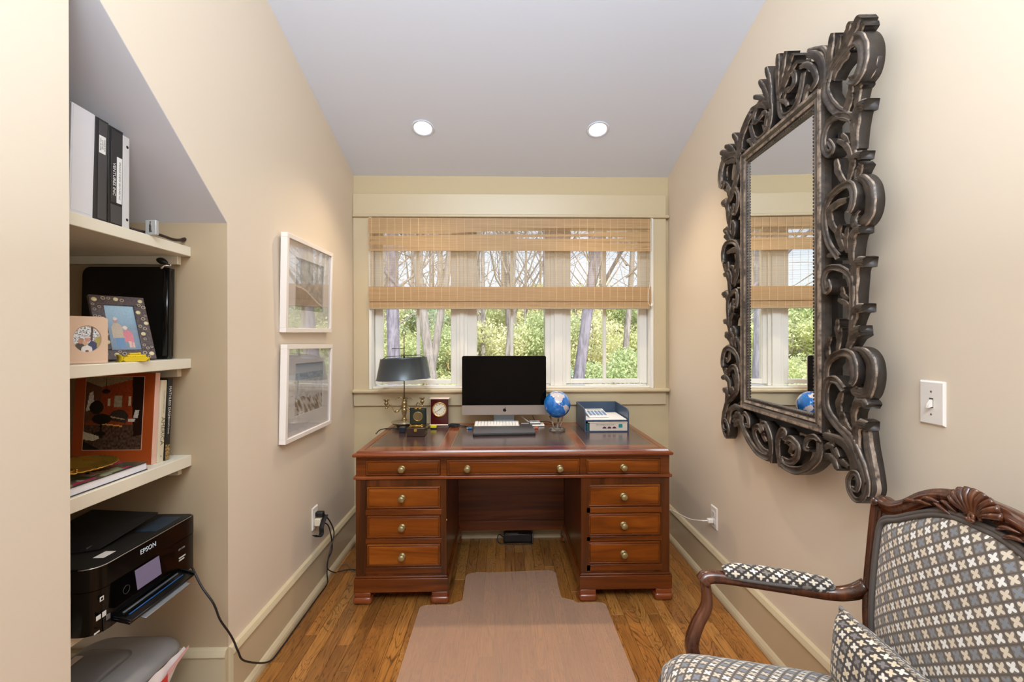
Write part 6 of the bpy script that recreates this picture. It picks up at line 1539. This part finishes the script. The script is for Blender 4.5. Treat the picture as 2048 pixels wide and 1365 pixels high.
for y, z, a, b in ((1.215, S4+.092, .012, .012), (1.205, S4+.048, .014, .012), (1.222, S4+.048, .012, .014)): part('icon', G().rbox(FX, FX+.0009, y-a/2, y+a/2, z-b/2, z+b/2, .0004), P('icon_white', '#DAD8D4', .4), pr)
part('icon_hole', G().box(FX+.0009, FX+.0011, 1.212, 1.218, S4+.089, S4+.095), pgl, pr)
part('badge', G().box(FX, FX+.0009, 1.192, 1.208, S4+.010, S4+.014), P('icon_white', '#DAD8D4', .4), pr)
part('lower_trim', G().rbox(FX-.002, FX+.0007, 1.180+.04, 1.243, S4+.002, S4+.036, .001), P('printer_dark2', '#1E1C1C', .25), pr)
part('power_button', G().rbox(FX, FX+.0015, 1.228, 1.240, S4+.026, S4+.040, .001), P('button_silver', '#A8A4A4', .2, .7), pr)
TR = Matrix.Translation((FX, 0, S4+.018)) @ Matrix.Rotation(R(14), 4, 'Y')
trp = part('output_tray', G().rbox(.0, .050, 1.245, 1.505, -.004, .004, .002, M=TR).rbox(.0, .050, 1.245, 1.252, .004, .010, .001, M=TR).rbox(.0, .050, 1.498, 1.505, .004, .010, .001, M=TR), blk, pr)
part('tray_extension', G().rbox(.028, .064, 1.285, 1.465, -.0075, -.0045, .001, M=TR), P('tray_grey', '#8C8E93', .25, .5), trp)
part('tray_guide', G().rbox(.006, .012, 1.27, 1.48, .004, .0075, .001, M=TR), P('guide_steel', '#6C7078', .25, .6), trp)
part('tray_guide', G().rbox(.024, .028, 1.27, 1.48, .004, .0065, .001, M=TR), P('guide_blue', '#1B4E86', .25, .3), trp)
for (z0, z1) in ((S4+.050, S4+.108), (S4+.006, S4+.044)): part('side_panel', G().rbox(FX-.30, FX-.060, Y0-.0016, Y0, z0, z1, .0006), P('side_brown', '#2A2522', .35), pr)
part('side_panel', G().rbox(FX-.30, FX-.060, Y0-.0021, Y0-.0005, ZM+.006, ZTp-.010, .0006), P('side_brown', '#2A2522', .35), pr)
# ---------------------------------------------------------------- waste bin under the printer shelf
wb_ = thing('waste_bin', 'grey plastic waste bin with domed lid and white bag under the printer', 'bin', (-1.24, 1.36, 0))
binM = P('bin_grey', '#7B7A7C', .32, spec=.6); binL = P('bin_lid', '#8E8D8F', .28, spec=.6)
WX0, WX1, WY0, WY1, WZ = -1.41, -1.098, 1.135, 1.610, .290
def rloop(x0, x1, y0, y1, r, z, n=6):
    q = arc(x1-r, y1-r, r, 0, 90, n)+arc(x0+r, y1-r, r, 90, 180, n)+arc(x0+r, y0+r, r, 180, 270, n)+arc(x1-r, y0+r, r, 270, 360, n); return [(x, y, z) for x, y in q]
def loft(g, loops, cap=True, smooth=True):
    K = len(loops[0]); vs = [p for l in loops for p in l]
    fs = [(i*K+k, i*K+(k+1) % K, (i+1)*K+(k+1) % K, (i+1)*K+k) for i in range(len(loops)-1) for k in range(K)]
    if cap: fs += [tuple(range(K))[::-1], tuple(range((len(loops)-1)*K, len(loops)*K))]
    return g.add(vs, fs, smooth=smooth)
g = loft(G(), [rloop(WX0+.05, WX1-.045, WY0+.06, WY1-.045, .04, .001), rloop(WX0+.012, WX1-.012, WY0+.012, WY1-.012, .05, WZ-.03)]); part('body', g, binM, wb_)
g = loft(G(), [rloop(WX0, WX1, WY0, WY1, .07, WZ-.016), rloop(WX0-.002, WX1+.002, WY0, WY1+.002, .072, WZ-.006), rloop(WX0+.006, WX1-.008, WY0+.004, WY1-.006, .07, WZ+.010), rloop(WX0+.030, WX1-.035, WY0+.02, WY1-.03, .06, WZ+.026), rloop(WX0+.050, WX1-.075, WY0+.05, WY1-.06, .05, WZ+.034)])
part('lid', g, binL, wb_)
g = loft(G(), [rloop(WX0+.055, WX1-.085, WY0+.05, WY1-.10, .045, WZ+.030), rloop(WX0+.060, WX1-.100, WY0+.06, WY1-.12, .040, WZ+.046), rloop(WX0+.085, WX1-.125, WY0+.08, WY1-.15, .03, WZ+.052)])
part('lid_ridge', g, P('bin_ridge', '#6E6D70', .25, spec=.7), wb_)
g = G().grid(lambda u, v: (WX1-.078+.050*math.sin(v*PI)*(1-u)*.9+.002, WY0+.06+.30*u, WZ+.032+.002*v), 10, 6)
part('lid_hollow', G().rbox(WX1-.072, WX1-.036, WY0+.05, WY1-.14, WZ+.012, WZ+.0265, .006), P('bin_dark', '#5E5D60', .4), wb_)
part('latch', G().rbox(WX0+.075, WX0+.10, 1.40, 1.445, WZ+.052, WZ+.056, .002), P('bin_label', '#C9B8A8', .3), wb_)
# bag: folded over the rim on the room side, red drawstring
def bag(u, v):
    y = WY0+.02+(WY1-WY0-.05)*u; drop = .012+.17*math.sin(min(1, (1-u)*1.15+.02)*PI*.5)
    return (WX1+.004+.006*math.sin(v*PI)+.002*math.sin(y*90+v*4), y, WZ-.010-drop*v)
part('bag', G().grid(bag, 30, 8), P('bag_white', '#EFE6E6', .45, Transmission_Weight=.0), wb_)
g = G().grid(lambda u, v: (WX1+.0165+.002*math.sin(u*9), 1.385+.10*u, .232+.026*u-.050*v), 14, 4)
part('drawstring', g, P('bag_red', '#D93A35', .4), wb_)
g = G().grid(lambda u, v: (WX1+.0150, 1.487+.10*u, .262+.018*u-.022*v*(1-u*.6)), 10, 3)
part('drawstring_band', g, P('bag_pink', '#E9B5B2', .45), wb_)
